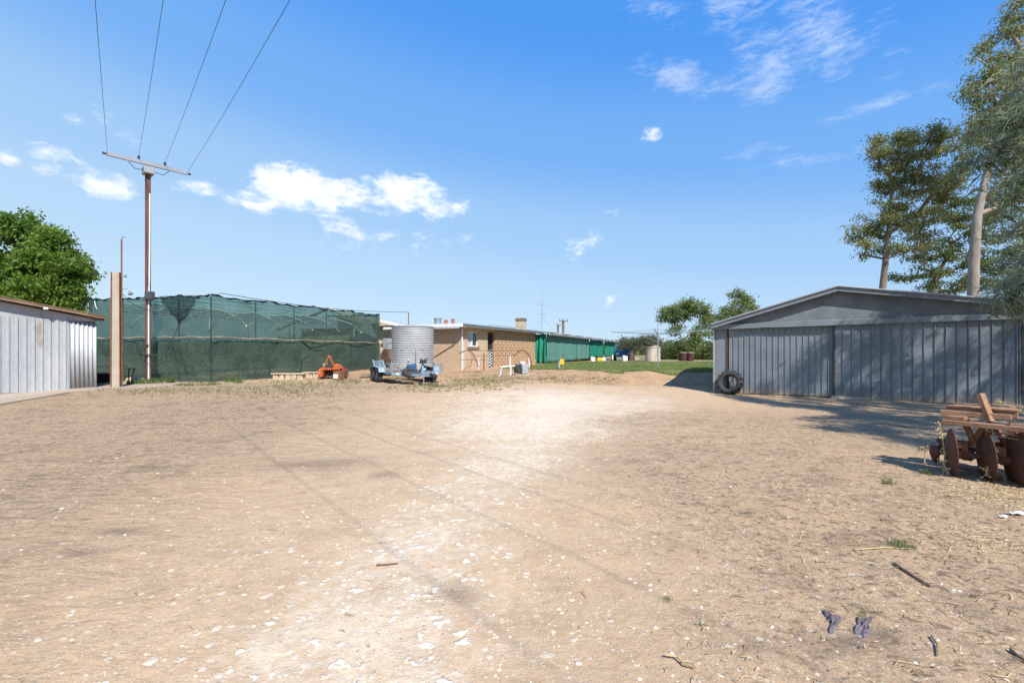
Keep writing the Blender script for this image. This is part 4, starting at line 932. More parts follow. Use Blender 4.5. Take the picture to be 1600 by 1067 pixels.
for s_ in (-1, 1):    # ramps standing at the back
    mb = MB(); x0, x1 = s_*.62-.22, s_*.62+.22
    ry, rz = (.62, .42) if s_ < 0 else (.9, .06)
    for x in (x0, x1): mb.bar(TF.p(x, LN+.02, DZ-.05), TF.p(x, LN+ry, DZ+rz), .05, .07)
    for k in range(5):
        q = .1+.2*k; mb.bar(TF.p(x0, LN+.02+(ry-.02)*q, DZ-.05+(rz+.05)*q), TF.p(x1, LN+.02+(ry-.02)*q, DZ-.05+(rz+.05)*q), .035, .05)
    mb.build('ramp', 'blue', t, bevel=.004)
mb = MB(); tip = TF.p(0, -1.45, DZ-.06)
for s_ in (-1, 1): mb.bar(TF.p(s_*.85, .2, DZ-.09), tip+TF.x*s_*.04, .07, .1)
mb.bar(TF.p(0, -.2, DZ-.05), TF.p(0, -1.5, DZ-.05), .08, .1); mb.box(TF, (-.16, .16), (-1.0, -.7), (DZ-.1, DZ-.0)); mb.build('drawbar', 'blue', t, bevel=.005)
mb = MB(); mb.bar(TF.p(0, -1.4, DZ-.03), TF.p(0, -1.78, DZ-.03), .09, .09); mb.lathe([(.03, -.05), (.06, 0), (.06, .05), (.03, .08)], TF.p(0, -1.78, DZ-.06), (0, 0, 1), 12); mb.bar(TF.p(0, -1.6, DZ+.02), TF.p(0, -1.45, DZ+.12), .03, .03); mb.build('coupling', 'steel_dark', t, smooth=False, bevel=.01)
mb = MB(); mb.tube([TF.p(-.02, -1.6, DZ-.05), TF.p(.03, -1.66, .3), TF.p(.12, -1.62, .14), TF.p(.25, -1.5, .08)], .012, 6); mb.build('safety_chain', 'steel_dark', t, smooth=True)
mb = MB(); mb.tube([TF.p(-.2, -1.3, -.12), TF.p(-.2, -1.3, .42)], .022, 8); mb.tube([TF.p(-.2, -1.3, .42), TF.p(-.2, -1.3, .62)], .03, 8); mb.tube([TF.p(-.2, -1.3, .62), TF.p(-.12, -1.3, .66)], .012, 6); mb.box(TF, (-.3, .02), (-1.33, -1.27), (.36, .42)); mb.lathe([(.02, -.0), (.1, .0), (.1, .03), (.02, .05)], TF.p(-.2, -1.3, -.13), (0, 0, 1), 10); mb.build('jockey_stand', 'steel_bright', t, smooth=True, sharp=30)
wp = MB(); wp.bar(TF.p(.03, -.55, DZ-.05), TF.p(.03, -.55, DZ+.42), .08, .08); wp.bar(TF.p(.03, -.55, DZ+.35), TF.p(.03, -.12, DZ), .05, .05); wp = wp.build('winch_post', mat('bright_blue_paint', (.16, .42, .68), (.12, .34, .58), 5, .45, bump=.05), t, bevel=.006)
mb = MB(); mb.lathe([(.09, -.1), (.09, -.09), (.05, -.085), (.05, .085), (.09, .09), (.09, .1)], TF.p(.03, -.58, DZ+.48), TF.x, 16); mb.tube([TF.p(.13, -.58, DZ+.48), TF.p(.2, -.58, DZ+.48), TF.p(.2, -.64, DZ+.6)], .014, 6); mb.box(TF, (-.09, .15), (-.68, -.5), (DZ+.36, DZ+.44)); mb.build('winch', 'steel_dark', wp, smooth=True, sharp=30)
mb = MB(); c = TF.p(-.44, -.36, DZ-.0); mb.lathe([(.12, -.09), (.26, -.1), (.3, -.07), (.305, 0), (.3, .07), (.26, .1), (.12, .09)], c, (TF.y*-.42+V((0, 0, 1))), 26, closed=True); sw = mb.build('spare_wheel', 'rubber', t, smooth=True, sharp=50)
mb = MB(); mb.lathe([(.118, -.05), (.118, .05), (.02, .06)], c, (TF.y*-.42+V((0, 0, 1))), 16); mb.build('rim', 'steel_dark', sw, smooth=True, sharp=35)
mb = MB(); mb.hexa([TF.p(-.4, .12, DZ), TF.p(.02, .12, DZ), TF.p(.02, .5, DZ), TF.p(-.4, .5, DZ), TF.p(-.3, .14, DZ+.3), TF.p(0, .14, DZ+.33), TF.p(0, .44, DZ+.33), TF.p(-.3, .44, DZ+.3)]); mb.build('tool_box', 'blue_dark', t, bevel=.02)
for s_ in (-1, 1):
    mb = MB(); mb.box(TF, (s_*.8-.06, s_*.8+.06), (-.02, -.002), (DZ-.09, DZ-.02)); mb.build('reflector', 'white_paint', t)

# ------------------------------------------------------------------ orange tiller and the rusty drum before it
p0 = V((-8.42, 21.4, g(-8.42, 21.4))); KF = Frame(p0, (.97, -.1))
t = thing('rotary_tiller', p0, 'orange rotary tiller attachment with a three point mast, parked by the shade cloth', 'tiller')
pr = [(-.2, .54), (-.1, .57), (.12, .57), (.36, .46), (.46, .2)]
mb = MB(); a = [KF.p(-.62, y, z) for y, z in pr]; b = [KF.p(.62, y, z) for y, z in pr]
mb.sheet([a, b]); mb.build('rotor_hood', 'orange', t, solid=.02)
pl = [(-.42, .08), (-.4, .42), (-.15, .55), (.15, .55), (.45, .4), (.5, .1), (.2, .0), (-.2, .0)]
for x, m_, n_ in ((-.66, 'grey_paint', 'side_plate'), (.64, 'orange', 'side_plate')):
    mb = MB(); mb.prism([KF.p(x, y, z) for y, z in pl], [KF.p(x+.03, y, z) for y, z in pl]); mb.build(n_, m_, t, bevel=.006)
mb = MB(); mb.prism([KF.p(-.63, -.46, .12), KF.p(-.38, -.46, .12), KF.p(-.34, -.44, .48), KF.p(-.5, -.4, .52), KF.p(-.63, -.42, .46)], [KF.p(-.63, -.2, .12), KF.p(-.38, -.2, .12), KF.p(-.34, -.2, .5), KF.p(-.5, -.2, .56), KF.p(-.63, -.2, .5)]); mb.build('chain_cover', 'orange', t, bevel=.02)
mb = MB(); mb.bar(KF.p(-.5, -.38, .52), KF.p(.6, -.38, .55), .1, .1); mb.build('cross_beam', 'orange', t, bevel=.01)
mb = MB(); mb.prism([KF.p(.12, -.3, .56), KF.p(.62, -.3, .56), KF.p(.42, -.28, .78), KF.p(.2, -.28, .8)], [KF.p(.1, .1, .56), KF.p(.62, .1, .56), KF.p(.42, .05, .76), KF.p(.2, .05, .78)]); mb.build('gearbox_hood', 'orange', t, bevel=.03)
mb = MB(); mb.bar(KF.p(-.36, -.34, .55), KF.p(-.08, -.3, 1.2), .04, .08); mb.bar(KF.p(.24, -.34, .55), KF.p(.0, -.3, 1.2), .04, .08); mb.bar(KF.p(-.12, -.34, 1.22), KF.p(.06, -.3, 1.08), .08, .1); mb.bar(KF.p(-.04, -.3, 1.15), KF.p(.1, .3, .6), .03, .06); mb.build('mast', mat('scuffed_orange', (.42, .12, .04), (.22, .075, .03), 6, .6, rust=.35, rustc=(.1, .05, .03)), t, bevel=.008)
mb = MB(); mb.lathe([(.1, -.2), (.13, -.18), (.13, .1), (.06, .12), (.04, .22)], KF.p(-.05, -.1, .62), (0, -1, .1), 14); mb.build('gearbox', 'steel_dark', t, smooth=True, sharp=30)
mb = MB(); mb.tube([KF.p(-.62, 0, .2), KF.p(.62, 0, .2)], .05, 10)
for k in range(9):
    x = -.54+k*.135
    for j in range(4):
        a_ = k*.7+j*1.57; c, s_ = math.cos(a_), math.sin(a_)
        mb.bar(KF.p(x, .05*c, .2+.05*s_), KF.p(x, .2*c, .2+.18*s_), .015, .05); mb.bar(KF.p(x, .2*c, .2+.18*s_), KF.p(x+.07, .2*c-.06*s_, .2+.18*s_+.05*c), .05, .015)
mb.build('tine_rotor', 'steel_dark', t)
for x in (-.5, .56):
    mb = MB(); mb.bar(KF.p(x, -.5, .06), KF.p(x+.02, .4, .02), .07, .025); mb.bar(KF.p(x, -.5, .06), KF.p(x, -.36, .5), .04, .04); mb.build('skid', 'rust', t)
mb = MB(); mb.tube([KF.p(-.62, .2, .5), KF.p(-.66, .2, .78), KF.p(-.42, .2, .8)], .018, 6); mb.build('guard_rail', 'white_pipe', t, smooth=True)
mb = MB(); mb.bar(KF.p(.66, -.2, .1), KF.p(.86, -.05, .42), .03, .16); mb.build('drag_flap', 'steel_dark', t)
t.scale = (.86, .86, .9)
p0 = ground_at(529, 593.5); DF = Frame(p0, (.98, -.2))
t = thing('square_tin', p0, 'rusty square tin with a blank white label, leaning against the tiller', 'tin')
mb = MB(); mb.box(DF, (-.17, .17), (-.16, .16), (-.01, .39)); mb.build('body', 'rust', t, bevel=.015)
mb = MB(); mb.box(DF, (-.15, .07), (-.168, -.1635), (.08, .27)); mb.build('paper_label', 'paper', t)
mb = MB(); mb.box(DF, (-.175, .175), (-.165, .165), (.392, .41)); mb.build('lid', 'rust', t, bevel=.005)

# rough limestone edging at the foot of the shade cloth
def stone_row(px0, px1, py, d_, label, h=.24):
    a, b = at(px0, py, d_), at(px1, py, d_); n = 5; t = thing('stone_edging', ((a.x+b.x)/2, d_, g((a.x+b.x)/2, d_)), label, 'edging', 'limestone edging by the shade cloth')
    mb = MB()
    for i in range(n):
        x0 = a.x+(b.x-a.x)*i/n; x1 = a.x+(b.x-a.x)*(i+1)/n; z = g(x0, d_); r = lambda s_=.035: random.uniform(-s_, s_)
        mb.hexa([V((x0+.01+r(), d_+r(), z-.1)), V((x1-.01+r(), d_+r(), z-.1)), V((x1-.01, d_+.35, z-.1)), V((x0+.01, d_+.35, z-.1)), V((x0+.01+r(), d_+r(), z+h-.06+r())), V((x1-.01+r(), d_+r(), z+h-.06+r())), V((x1-.01, d_+.35, z+h-.06)), V((x0+.01, d_+.35, z+h-.06))])
    mb.build('rough_blocks', 'stone', t, bevel=.03)
    mb = MB(); z = g(a.x, d_); z2 = g(b.x, d_); mb.hexa([V((a.x-.05, d_-.04, z+h-.05)), V((b.x+.05, d_-.04, z2+h-.05)), V((b.x+.05, d_+.4, z2+h-.05)), V((a.x-.05, d_+.4, z+h-.05)), V((a.x-.05, d_-.04, z+h)), V((b.x+.05, d_-.04, z2+h)), V((b.x+.05, d_+.4, z2+h)), V((a.x-.05, d_+.4, z+h))]); mb.build('cap_slab', 'stone', t, bevel=.01)
stone_row(425, 473, 588, 20.6, 'pale limestone edging at the cloth, left of the orange tiller', .3)
stone_row(474, 497, 588, 21.9, 'short limestone edging touching the left side of the tiller', .3)
MB_ = MB(); a, b = at(562, 588, 22), at(593, 586, 22); a.z = g(a.x, a.y)+.07; b.z = g(b.x, b.y)+.07
tag(MB_.tube([a, (a+b)/2+V((0, .03, .02)), b], [.07, .08, .07], 10).build('fallen_post', 'timber', None, smooth=True), 'grey timber post lying on the ground at the trailer ramps', 'post')

# trough, its shade painted as a dark body, and steel stand between shed and pole
p0 = at(163, 597, 18.6); p0.z = g(p0.x, p0.y); F_ = Frame(p0, (.97, -.2))
t = thing('low_trough', p0, 'low trough, its shade painted as a dark body, with a brown rim between tin shed and concrete post', 'trough')
mb = MB(); mb.box(F_, (-.55, .45), (-.2, .25), (-.1, .36)); mb.build('body', 'dark', t); mb = MB(); mb.box(F_, (-.6, .5), (-.24, .3), (.362, .41)); mb.build('rim', 'fascia_wood', t, bevel=.008)
p0 = at(203, 600, 17.6); p0.z = g(p0.x, p0.y); F_ = Frame(p0, (1, 0))
mb = MB(); mb.bar(F_.p(-.05, 0, .62), F_.p(.2, 0, .62), .25, .025); mb.bar(F_.p(.17, 0, .6), F_.p(.08, 0, .28), .03, .03); mb.bar(F_.p(.08, 0, .28), F_.p(.03, 0, .0), .03, .03); mb.bar(F_.p(-.04, 0, .6), F_.p(-.04, 0, 0), .03, .03)
tag(mb.build('metal_stool', 'steel_dark'), 'small bent metal stool beside the concrete post', 'stool')
p0 = at(213, 592, 18.2); p0.z = g(p0.x, p0.y)-.02
mb = MB(); mb.add([p0+V(q) for q in ((-.35, -.2, 0), (.35, -.2, 0), (.38, .2, 0), (-.35, .2, 0), (-.33, -.1, .26), (.1, -.12, .28), (.12, .15, .28), (-.33, .15, .27))], [(3, 2, 1, 0), (4, 5, 6, 7), (0, 1, 5, 4), (1, 2, 6, 5), (2, 3, 7, 6), (3, 0, 4, 7)])
tag(mb.build('stone_lump', 'stone', None, bevel=.04), 'tan stone lump at the foot of the utility pole', 'stone')

# ------------------------------------------------------------------ pipe arches, pump, pipes on the lawn edge
base = V((-2.2, 25.6, .0)); base.z = g(base.x, base.y)
t = thing('pipe_trellis', base, 'low trellis of rusty bent pipe arches standing before the brick wall', 'frame')
D_ = 25.4
arch = lambda pts: [at(x, y, D_) for x, y in pts]
MB().tube(arch([(717, 553), (722, 550), (729, 547.2), (736, 549.5), (741, 556), (745, 566), (747, 574)]), .03, 7).build('arch', 'rust', t, smooth=True)
MB().tube(arch([(803, 556), (808, 551), (814, 547), (820, 548), (826, 554), (830, 564), (832, 579)]), .04, 7).build('arch', 'rust', t, smooth=True)
MB().tube([at(724, 577, 26), at(735, 572, 26), at(738, 560, 26), at(737, 553, 26)], .02, 6).build('arch', 'rust', t, smooth=True)
MB().tube(arch([(729, 547.4), (770, 548), (812, 547.8)]), .018, 6).build('rail', 'rust', t, smooth=True)
MB().tube(arch([(717, 562), (745, 562), (760, 562)]), .018, 6).build('rail', 'rust', t, smooth=True)
MB().tube(arch([(742, 556), (775, 555), (798, 556), (806, 553)]), .014, 6).build('rail', 'rust', t, smooth=True)
MB().tube([at(756, 551.5, D_), at(756, 579, D_)], .035, 7).build('post', 'rust', t, smooth=True)
for px, y0, y1, d_, r_, lb in ((748, 562, 574, 26, .045, 'short white pipe upstand between the pipe arches'), (797, 558.5, 573, 26.5, .045, 'white pipe upstand before the breeze block screen, left of the pump'), (826.5, 558.5, 572, 28, .04, 'white pipe upstand beside the right hand arch'), (873.5, 566, 575, 26, .06, 'short grey pipe stub on the lawn edge')):
    a, b = at(px, y0, d_), at(px, y1+3, d_)
    mb = MB(); mb.tube([b, a], r_, 10); mb.lathe([(r_*1.2, 0), (r_*1.2, .05), (r_*.5, .07)], a, (0, 0, 1), 10); tag(mb.build('pipe_upstand', 'white_pipe' if px < 850 else 'grey_paint', None, smooth=True, sharp=40), lb, 'pipe')
p0 = at(813, 587, 23.6); p0.z = g(p0.x, p0.y); F_ = Frame(p0, (.93, .36))
t = thing('pump_unit', p0, 'grey pressure pump with white pipework on a concrete pad at the lawn edge', 'pump')
mb = MB(); mb.box(F_, (.02, .36), (-.2, .2), (.06, .56)); mb.build('cover', 'grey_paint', t, bevel=.03)
mb = MB(); mb.box(F_, (-.3, .0), (-.16, .16), (.12, .55)); mb.lathe([(.12, 0), (.14, .02), (.14, .1), (.1, .12)], F_.p(-.15, -.28, .28), (0, 1, 0), 14); mb.tube([F_.p(-.1, -.2, .5), F_.p(.0, -.28, .3), F_.p(-.12, -.25, .12)], .03, 7); mb.build('motor', 'steel_dark', t, bevel=.01)
mb = MB(); mb.lathe([(.16, .0), (.17, .1), (.1, .14)], F_.p(.12, .0, .565), (0, 0, 1), 14); mb.build('pressure_vessel', 'white_pipe', t, smooth=True)
z_ = p0.z
mb = MB(); pw = [at(777, 589, 23.2), at(782, 586, 23.2), at(783.5, 573.5, 23.2), at(800, 572, 23.3), at(806, 571.5, 23.5)]; mb.tube(pw, .04, 8); mb.tube([at(798, 573, 23.3), at(797.5, 587, 23.3)], .045, 8); mb.build('white_pipework', 'white_pipe', t, smooth=True)
mb = MB(); mb.box(F_, (-.4, .9), (-.35, .4), (-.12, .05)); mb.build('pad', 'slab', t, bevel=.02)
for px, y0, y1, d_, lb in ((880.5, 553, 570, 33, 'rusty steel picket beside the yellow can under the blinds'), (845, 562, 570, 36, 'rusty steel picket at the near corner of the green blinds'), (905, 562, 569, 40, 'rusty steel picket below the middle of the green blinds')):
    a, b = at(px, y0, d_), at(px, y1+2, d_); mb = MB(); mb.bar(b, a, .05, .05); mb.bar(b+V((0, -.04, 0)), a+V((0, -.04, 0)), .015, .06); tag(mb.build('steel_picket', 'rust'), lb, 'picket', 'steel pickets along the house')
def can(name, px, py, d_, w_, h_, m, label, cat):
    p = at(px, py, d_); p.z = max(p.z, g(p.x, p.y)); t = thing(name, p, label, cat); F_ = Frame(p, (.9, .3))
    mb = MB(); mb.box(F_, (-w_/2, w_/2), (-w_*.35, w_*.35), (0, h_*.85)); mb.build('body', m, t, bevel=.04*min(1, w_*2)); mb = MB(); mb.lathe([(w_*.13, 0), (w_*.13, h_*.14), (w_*.05, h_*.15)], F_.p(-w_*.2, 0, h_*.84), (0, 0, 1), 10); mb.build('cap', m, t)
can('jerry_can', 877.5, 569.5, 32, .3, .42, 'yellow', 'yellow plastic can on the lawn under the green blinds', 'can')
can('drum', 926, 566.5, 45, .42, .5, 'white_paint', 'white plastic drum under the second green blind', 'drum')
can('crate', 936, 566.5, 47, .6, .36, 'yellow', 'yellowish crate under the last green blinds', 'crate')
can('bucket', 943, 566.5, 49, .4, .36, 'white_paint', 'small white bucket at the gap between green blinds', 'bucket')
can('drum', 958, 566.5, 54, .4, .62, 'white_paint', 'white drum standing past the end of the green blinds', 'drum')

# ------------------------------------------------------------------ clothes hoist
p0 = at(1028, 574, 27); p0.z = g(p0.x, p0.y)
t = thing('clothes_hoist', p0, 'rotary clothes hoist with long thin arms standing on the lawn', 'clothes line')
MB().tube([p0-V((0, 0, .1)), p0+V((0, 0, 1.9))], .035, 10).build('post', 'galv', t, smooth=True)
MB().tube([p0+V((0, 0, 1.75)), p0+V((0, 0, 2.75))], .024, 10).build('inner_post', 'galv', t, smooth=True)
hub = p0+V((0, 0, 1.98))
ends = [hub+V((math.cos(a)*2.75, math.sin(a)*2.75, .18)) for a in (R(-22), R(68), R(158), R(248))]
for e in ends:
    MB().tube([hub, e], .026, 6).build('arm', 'galv', t, smooth=True)
    MB().tube([p0+V((0, 0, 1.5)), hub+(e-hub)*.4], .01, 5).build('strut', 'galv', t, smooth=True)
for k in (.35, .6, .85, 1.0):
    mb = MB()
    q = [hub+(e-hub)*k for e in ends]
    for i in range(4): mb.tube([q[i], (q[i]+q[(i+1) % 4])/2-V((0, 0, .03)), q[(i+1) % 4]], .006, 4)
    mb.build('line', 'steel_bright', t)

# ------------------------------------------------------------------ antenna mast and far power poles
p0 = at(847, 521, 42); zb = p0.z-1.0
t = thing('antenna_mast', V((p0.x, p0.y, zb)), 'thin guyed antenna mast rising behind the green blinds', 'antenna')
MB().tube([V((p0.x, p0.y, zb)), V((p0.x, p0.y, p0.z+1.6)), V((p0.x, p0.y, p0.z+2.6)), V((p0.x+.05, p0.y, p0.z+4.2))], [.035, .03, .02, .007], 7).build('mast', 'galv', t, smooth=True)
for h, L_ in ((1.75, .3), (2.65, .3)):
    mb = MB(); c = V((p0.x, p0.y, p0.z+h)); mb.tube([c-V((L_, .1, 0)), c+V((L_, .1, .05))], .014, 5)
    for k in range(4):
        x = -L_+k*L_*.66; mb.tube([c+V((x, -.25, 0)), c+V((x, .25, .02))], .009, 4)
    mb.build('aerial', 'steel_dark', t)
mb = MB()
for e in ((-.9, -1, .1), (1.5, 2, 0), (-.5, 2, 0)): mb.tube([V((p0.x, p0.y, p0.z+1.5)), p0+V(e)], .006, 4)
mb.build('guy_wire', 'steel_dark', t)
for px, yt, d_, w_, lb in ((880, 500, 66, 14, 'distant power pole with insulators seen above the green blinds'), (872, 507, 90, 7, 'smaller far power pole just left of the distant insulator pole')):
    b = at(px, 550, d_); b.z = .55; tz = EYE+(550-yt)/FP*d_
    t = thing('power_pole', b, lb, 'power pole', 'distant power poles')
    mb = MB(); mb.box(Frame(b, (1, .2)), (-.16, .16), (-.12, .12), (0, tz-b.z)); mb.build('pole', 'timber', t)
    L_ = w_/2/FP*d_; F_ = Frame(V((b.x, b.y, tz)), (1, .2)); mb = MB(); mb.box(F_, (-L_, L_), (-.2, -.13), (-.25, -.12)); mb.build('cross_arm', 'timber', t)
    for x in (-1, -.15, 1): MB().lathe([(.05, 0), (.09, .1), (.07, .25), (.1, .3), (.03, .4)], F_.p(x*L_*.95, -.16, -.12), (0, 0, 1), 8).build('insulator', 'grey_paint', t)

# ------------------------------------------------------------------ background yard things beyond the lawn
def ground_thing(px, d_): x = (px-800)/FP*d_; return V((x, d_, g(x, d_)))
def vehicle(name, p, ang, body, label, cat, ute=True):
    t = thing(name, p, label, cat); F_ = Frame(p, (math.cos(ang), math.sin(ang)))     # x is forward
    pr = [(-2.2, .45), (-2.2, 1.0), (-.35, 1.05), (-.2, 1.1), (.05, 1.72), (.85, 1.74), (1.35, 1.1), (2.1, .98), (2.25, .75), (2.25, .4)] if ute else [(-2.1, .4), (-2.15, .95), (-1.6, 1.05), (-1.1, 1.45), (.4, 1.47), (1.05, 1.0), (1.95, .88), (2.1, .6), (2.1, .35)]
    mb = MB(); mb.prism([F_.p(x, -.82, z) for x, z in pr], [F_.p(x, .82, z) for x, z in pr]); mb.build('body', body, t, bevel=.06)
    gl = [(-.12, 1.12), (.08, 1.62), (.8, 1.64), (1.2, 1.12)] if ute else [(-1.4, 1.05), (-1.0, 1.38), (.35, 1.4), (.85, 1.03)]
    mb = MB()
    for y in ((-.84, -.825), (.825, .84)): mb.prism([F_.p(x, y[0], z) for x, z in gl], [F_.p(x, y[1], z) for x, z in gl])
    a, b = gl[2], gl[3]; mb.hexa([F_.p(b[0]+.12, -.7, b[1]), F_.p(b[0]+.12, .7, b[1]), F_.p(a[0]+.12, .65, a[1]), F_.p(a[0]+.12, -.65, a[1]), F_.p(b[0]+.17, -.7, b[1]), F_.p(b[0]+.17, .7, b[1]), F_.p(a[0]+.17, .65, a[1]), F_.p(a[0]+.17, -.65, a[1])]); mb.build('window_glass', 'glass', t)
    for x in (-1.35, 1.4):
        for y in (-.78, .78): MB().lathe([(.2, -.1), (.3, -.1), (.33, -.05), (.33, .05), (.3, .1), (.2, .1), (.02, .08)], F_.p(x, y, .33), F_.y, 16).build('wheel', 'rubber', t, smooth=True, sharp=40)
    for y in (-.6, .6):
        mb = MB(); mb.box(F_, (2.22 if ute else 2.09, 2.28 if ute else 2.13), (y-.16, y+.16), (.68 if ute else .62, .84 if ute else .76)); mb.build('headlight', 'white_paint', t, bevel=.02)
vehicle('parked_ute', ground_thing(972, 50), R(-100), 'blue_car', 'blue utility vehicle parked past the end of the house', 'ute')
vehicle('parked_car', ground_thing(1046, 78), R(196), 'white_car', 'white car parked behind the pale concrete tank', 'car', False)
p0 = ground_thing(992, 50); can('storage_box', 991, 566, 52, .9, .3, 'slab', 'low pale box between the blue ute and the round tree', 'box')
can('storage_box', 976, 567, 47, .5, .62, 'white_car', 'upright white box in front of the blue ute', 'box')
p0 = ground_thing(1020, 46); t = thing('concrete_tank', p0, 'pale stained concrete rainwater tank on the far lawn', 'water tank')
MB().lathe([(.74, -.1), (.74, 1.36), (.78, 1.37), (.78, 1.44), (.1, 1.5)], p0, (0, 0, 1), 36).build('body', mat('stained_concrete', (.52, .47, .38), (.36, .32, .26), 1.2, .9, stretch=(2, 2, .5)), t, smooth=True, sharp=40)
MB().lathe([(.25, 0), (.25, .1), (.05, .12)], p0+V((.2, 0, 1.5)), (0, 0, 1), 14).build('hatch', 'concrete', t)
for px, r_, lb in ((1067, .40, 'larger rusty drum under the big tree, left of a pair'), (1078.5, .36, 'smaller rusty drum under the big tree, right of a pair')):
    p0 = ground_thing(px, 47); t = thing('rusty_drum', p0, lb, 'drum', 'rusty drums past the lawn')
    MB().lathe([(r_, -.05), (r_, .3), (r_+.02, .31), (r_, .33), (r_, .58), (r_+.02, .6), (r_, .62), (r_, .84)], p0, (0, 0, 1), 24).build('body', mat('rusty_drum_red', (.085, .03, .022), (.05, .022, .018), 3, .8, bump=.2) if 'rdr' not in M else M['rdr'], t, smooth=True, sharp=40); M['rdr'] = bpy.data.materials['rusty_drum_red']
    MB().lathe([(r_+.015, .845), (r_+.015, .9), (.02, .91)], p0, (0, 0, 1), 24).build('lid', 'slab', t, smooth=True, sharp=40)

# ------------------------------------------------------------------ right hand steel shed
SF = Frame((8.1, 16.95, 0), (.889, -.457))
shed = thing('steel_shed', SF.p(5, 3, 0), 'wide low grey steel shed with two sliding doors and a shallow gable', 'shed')
PK = 3.26
zl = lambda s_: 2.55+(3.71-2.55)/(PK+.59)*(s_+.59) if s_ < PK else 3.71-.167*(s_-PK)
trk = lambda s_: 2.40+.016*s_
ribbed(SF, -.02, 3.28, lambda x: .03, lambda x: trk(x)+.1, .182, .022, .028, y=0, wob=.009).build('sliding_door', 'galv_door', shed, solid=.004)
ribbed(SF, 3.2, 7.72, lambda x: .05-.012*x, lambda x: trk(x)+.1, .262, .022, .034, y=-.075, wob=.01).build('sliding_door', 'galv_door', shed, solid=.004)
mb = MB(); mb.bar(SF.p(3.2, -.095, .05), SF.p(3.2, -.095, 2.5), .03, .05); mb.build('door_edge', 'steel_dark', shed)
mb = MB(); mb.box(SF, (-.10, -.06), (-.01, .05), (.0, 2.48)); mb.build('rusty_jamb', 'rust_dark', shed)
mb = MB(); mb.box(SF, (-.5, -.10), (.03, .048), (-.1, 2.5)); mb.build('side_panel', 'galv_dull', shed)
mb = MB(); mb.box(SF, (-.56, -.5), (-.03, .12), (-.1, 2.5)); mb.build('corner_post', 'galv', shed)
corr = Frame(SF.p(-.53, .12), (SF.y.x, SF.y.y)); corr.y = SF.x
ribbed(corr, 0, 8, const(-.1), const(2.5), .25).build('side_wall', 'galv_dull', shed, solid=.004)
mb = MB(); mb.box(SF, (7.74, 10.4), (-.02, .02), (-.1, 2.6)); mb.build('front_wall', 'galv_dull', shed)
mb = MB(); mb.box(SF, (7.72, 7.84), (-.12, -.03), (-.1, 2.56)); mb.build('door_post', 'steel_dark', shed)
mb = MB(); mb.box(SF, (-.5, 10.4), (8.0, 8.05), (-.1, 2.6)); mb.box(SF, (10.4, 10.45), (0, 8), (-.1, 2.5)); mb.build('back_wall', 'galv_dull', shed)
# track cover with a dented left half
mb = MB(); rows = []
for z_, y_ in ((0, -.15), (.0, -.2), (.17, -.2), (.2, -.1)):
    rows.append([SF.p(s_, y_-.008*math.sin(s_*5), trk(s_)+z_+(.02*math.exp(-((s_-1.2)/.15)**2))) for s_ in np.linspace(-.55, 10.3, 60)])
mb.sheet(rows); mb.build('track_cover', 'galv_dull', shed, solid=.005)
mb = MB(); bt = [SF.p(-.45, -.07, trk(0)+.16), SF.p(10.3, -.07, trk(10)+.06), SF.p(10.3, -.07, zl(10.3)), SF.p(PK, -.07, zl(PK)), SF.p(-.45, -.07, zl(-.45))]
mb.prism(bt, [p+SF.y*.03 for p in bt]); mb.build('gable_sheet', mat('mottled_zinc', (.215, .235, .25), (.15, .17, .185), 2.2, .6, .3, bump=.15, bscale=60, spot=(38, .6, (.12, .14, .16))), shed)
mb = MB()
for a, b in ((-.62, PK), (PK, 10.5)):
    q = [SF.p(a, -.32, zl(a)), SF.p(b, -.32, zl(b)), SF.p(b, 8.2, zl(b)), SF.p(a, 8.2, zl(a))]
    mb.prism(q, [p+V((0, 0, .035)) for p in q])
mb.build('roof', 'galv', shed)
for a, b in ((-.62, PK), (PK, 10.5)):
    mb = MB(); mb.bar(SF.p(a, -.34, zl(a)-.05), SF.p(b, -.34, zl(b)-.05), .03, .15); mb.build('barge_board', 'galv_dull', shed)
    mb = MB(); mb.bar(SF.p(a, -.36, zl(a)+.035), SF.p(b, -.36, zl(b)+.035), .1, .05); mb.build('barge_cap', 'galv', shed, bevel=.01)
mb = MB(); mb.bar(SF.p(-.66, -.3, 2.5), SF.p(-.66, 8.2, 2.5), .1, .1); mb.build('gutter', 'galv', shed, bevel=.02)
p0 = SF.p(3.55, -.25, 0); mb = MB(); mb.add([SF.p(3.0, -.45, -.03), SF.p(4.3, -.5, -.03), SF.p(4.25, -.12, -.03), SF.p(3.05, -.12, -.03), SF.p(3.12, -.36, .075), SF.p(4.0, -.38, .085), SF.p(4.0, -.13, .085), SF.p(3.12, -.13, .085)], [(3, 2, 1, 0), (4, 5, 6, 7), (0, 1, 5, 4), (1, 2, 6, 5), (2, 3, 7, 6), (3, 0, 4, 7)]); tag(mb.build('concrete_block', 'slab', None, bevel=.025), 'low concrete doorstop at the foot of the shed doors', 'block')

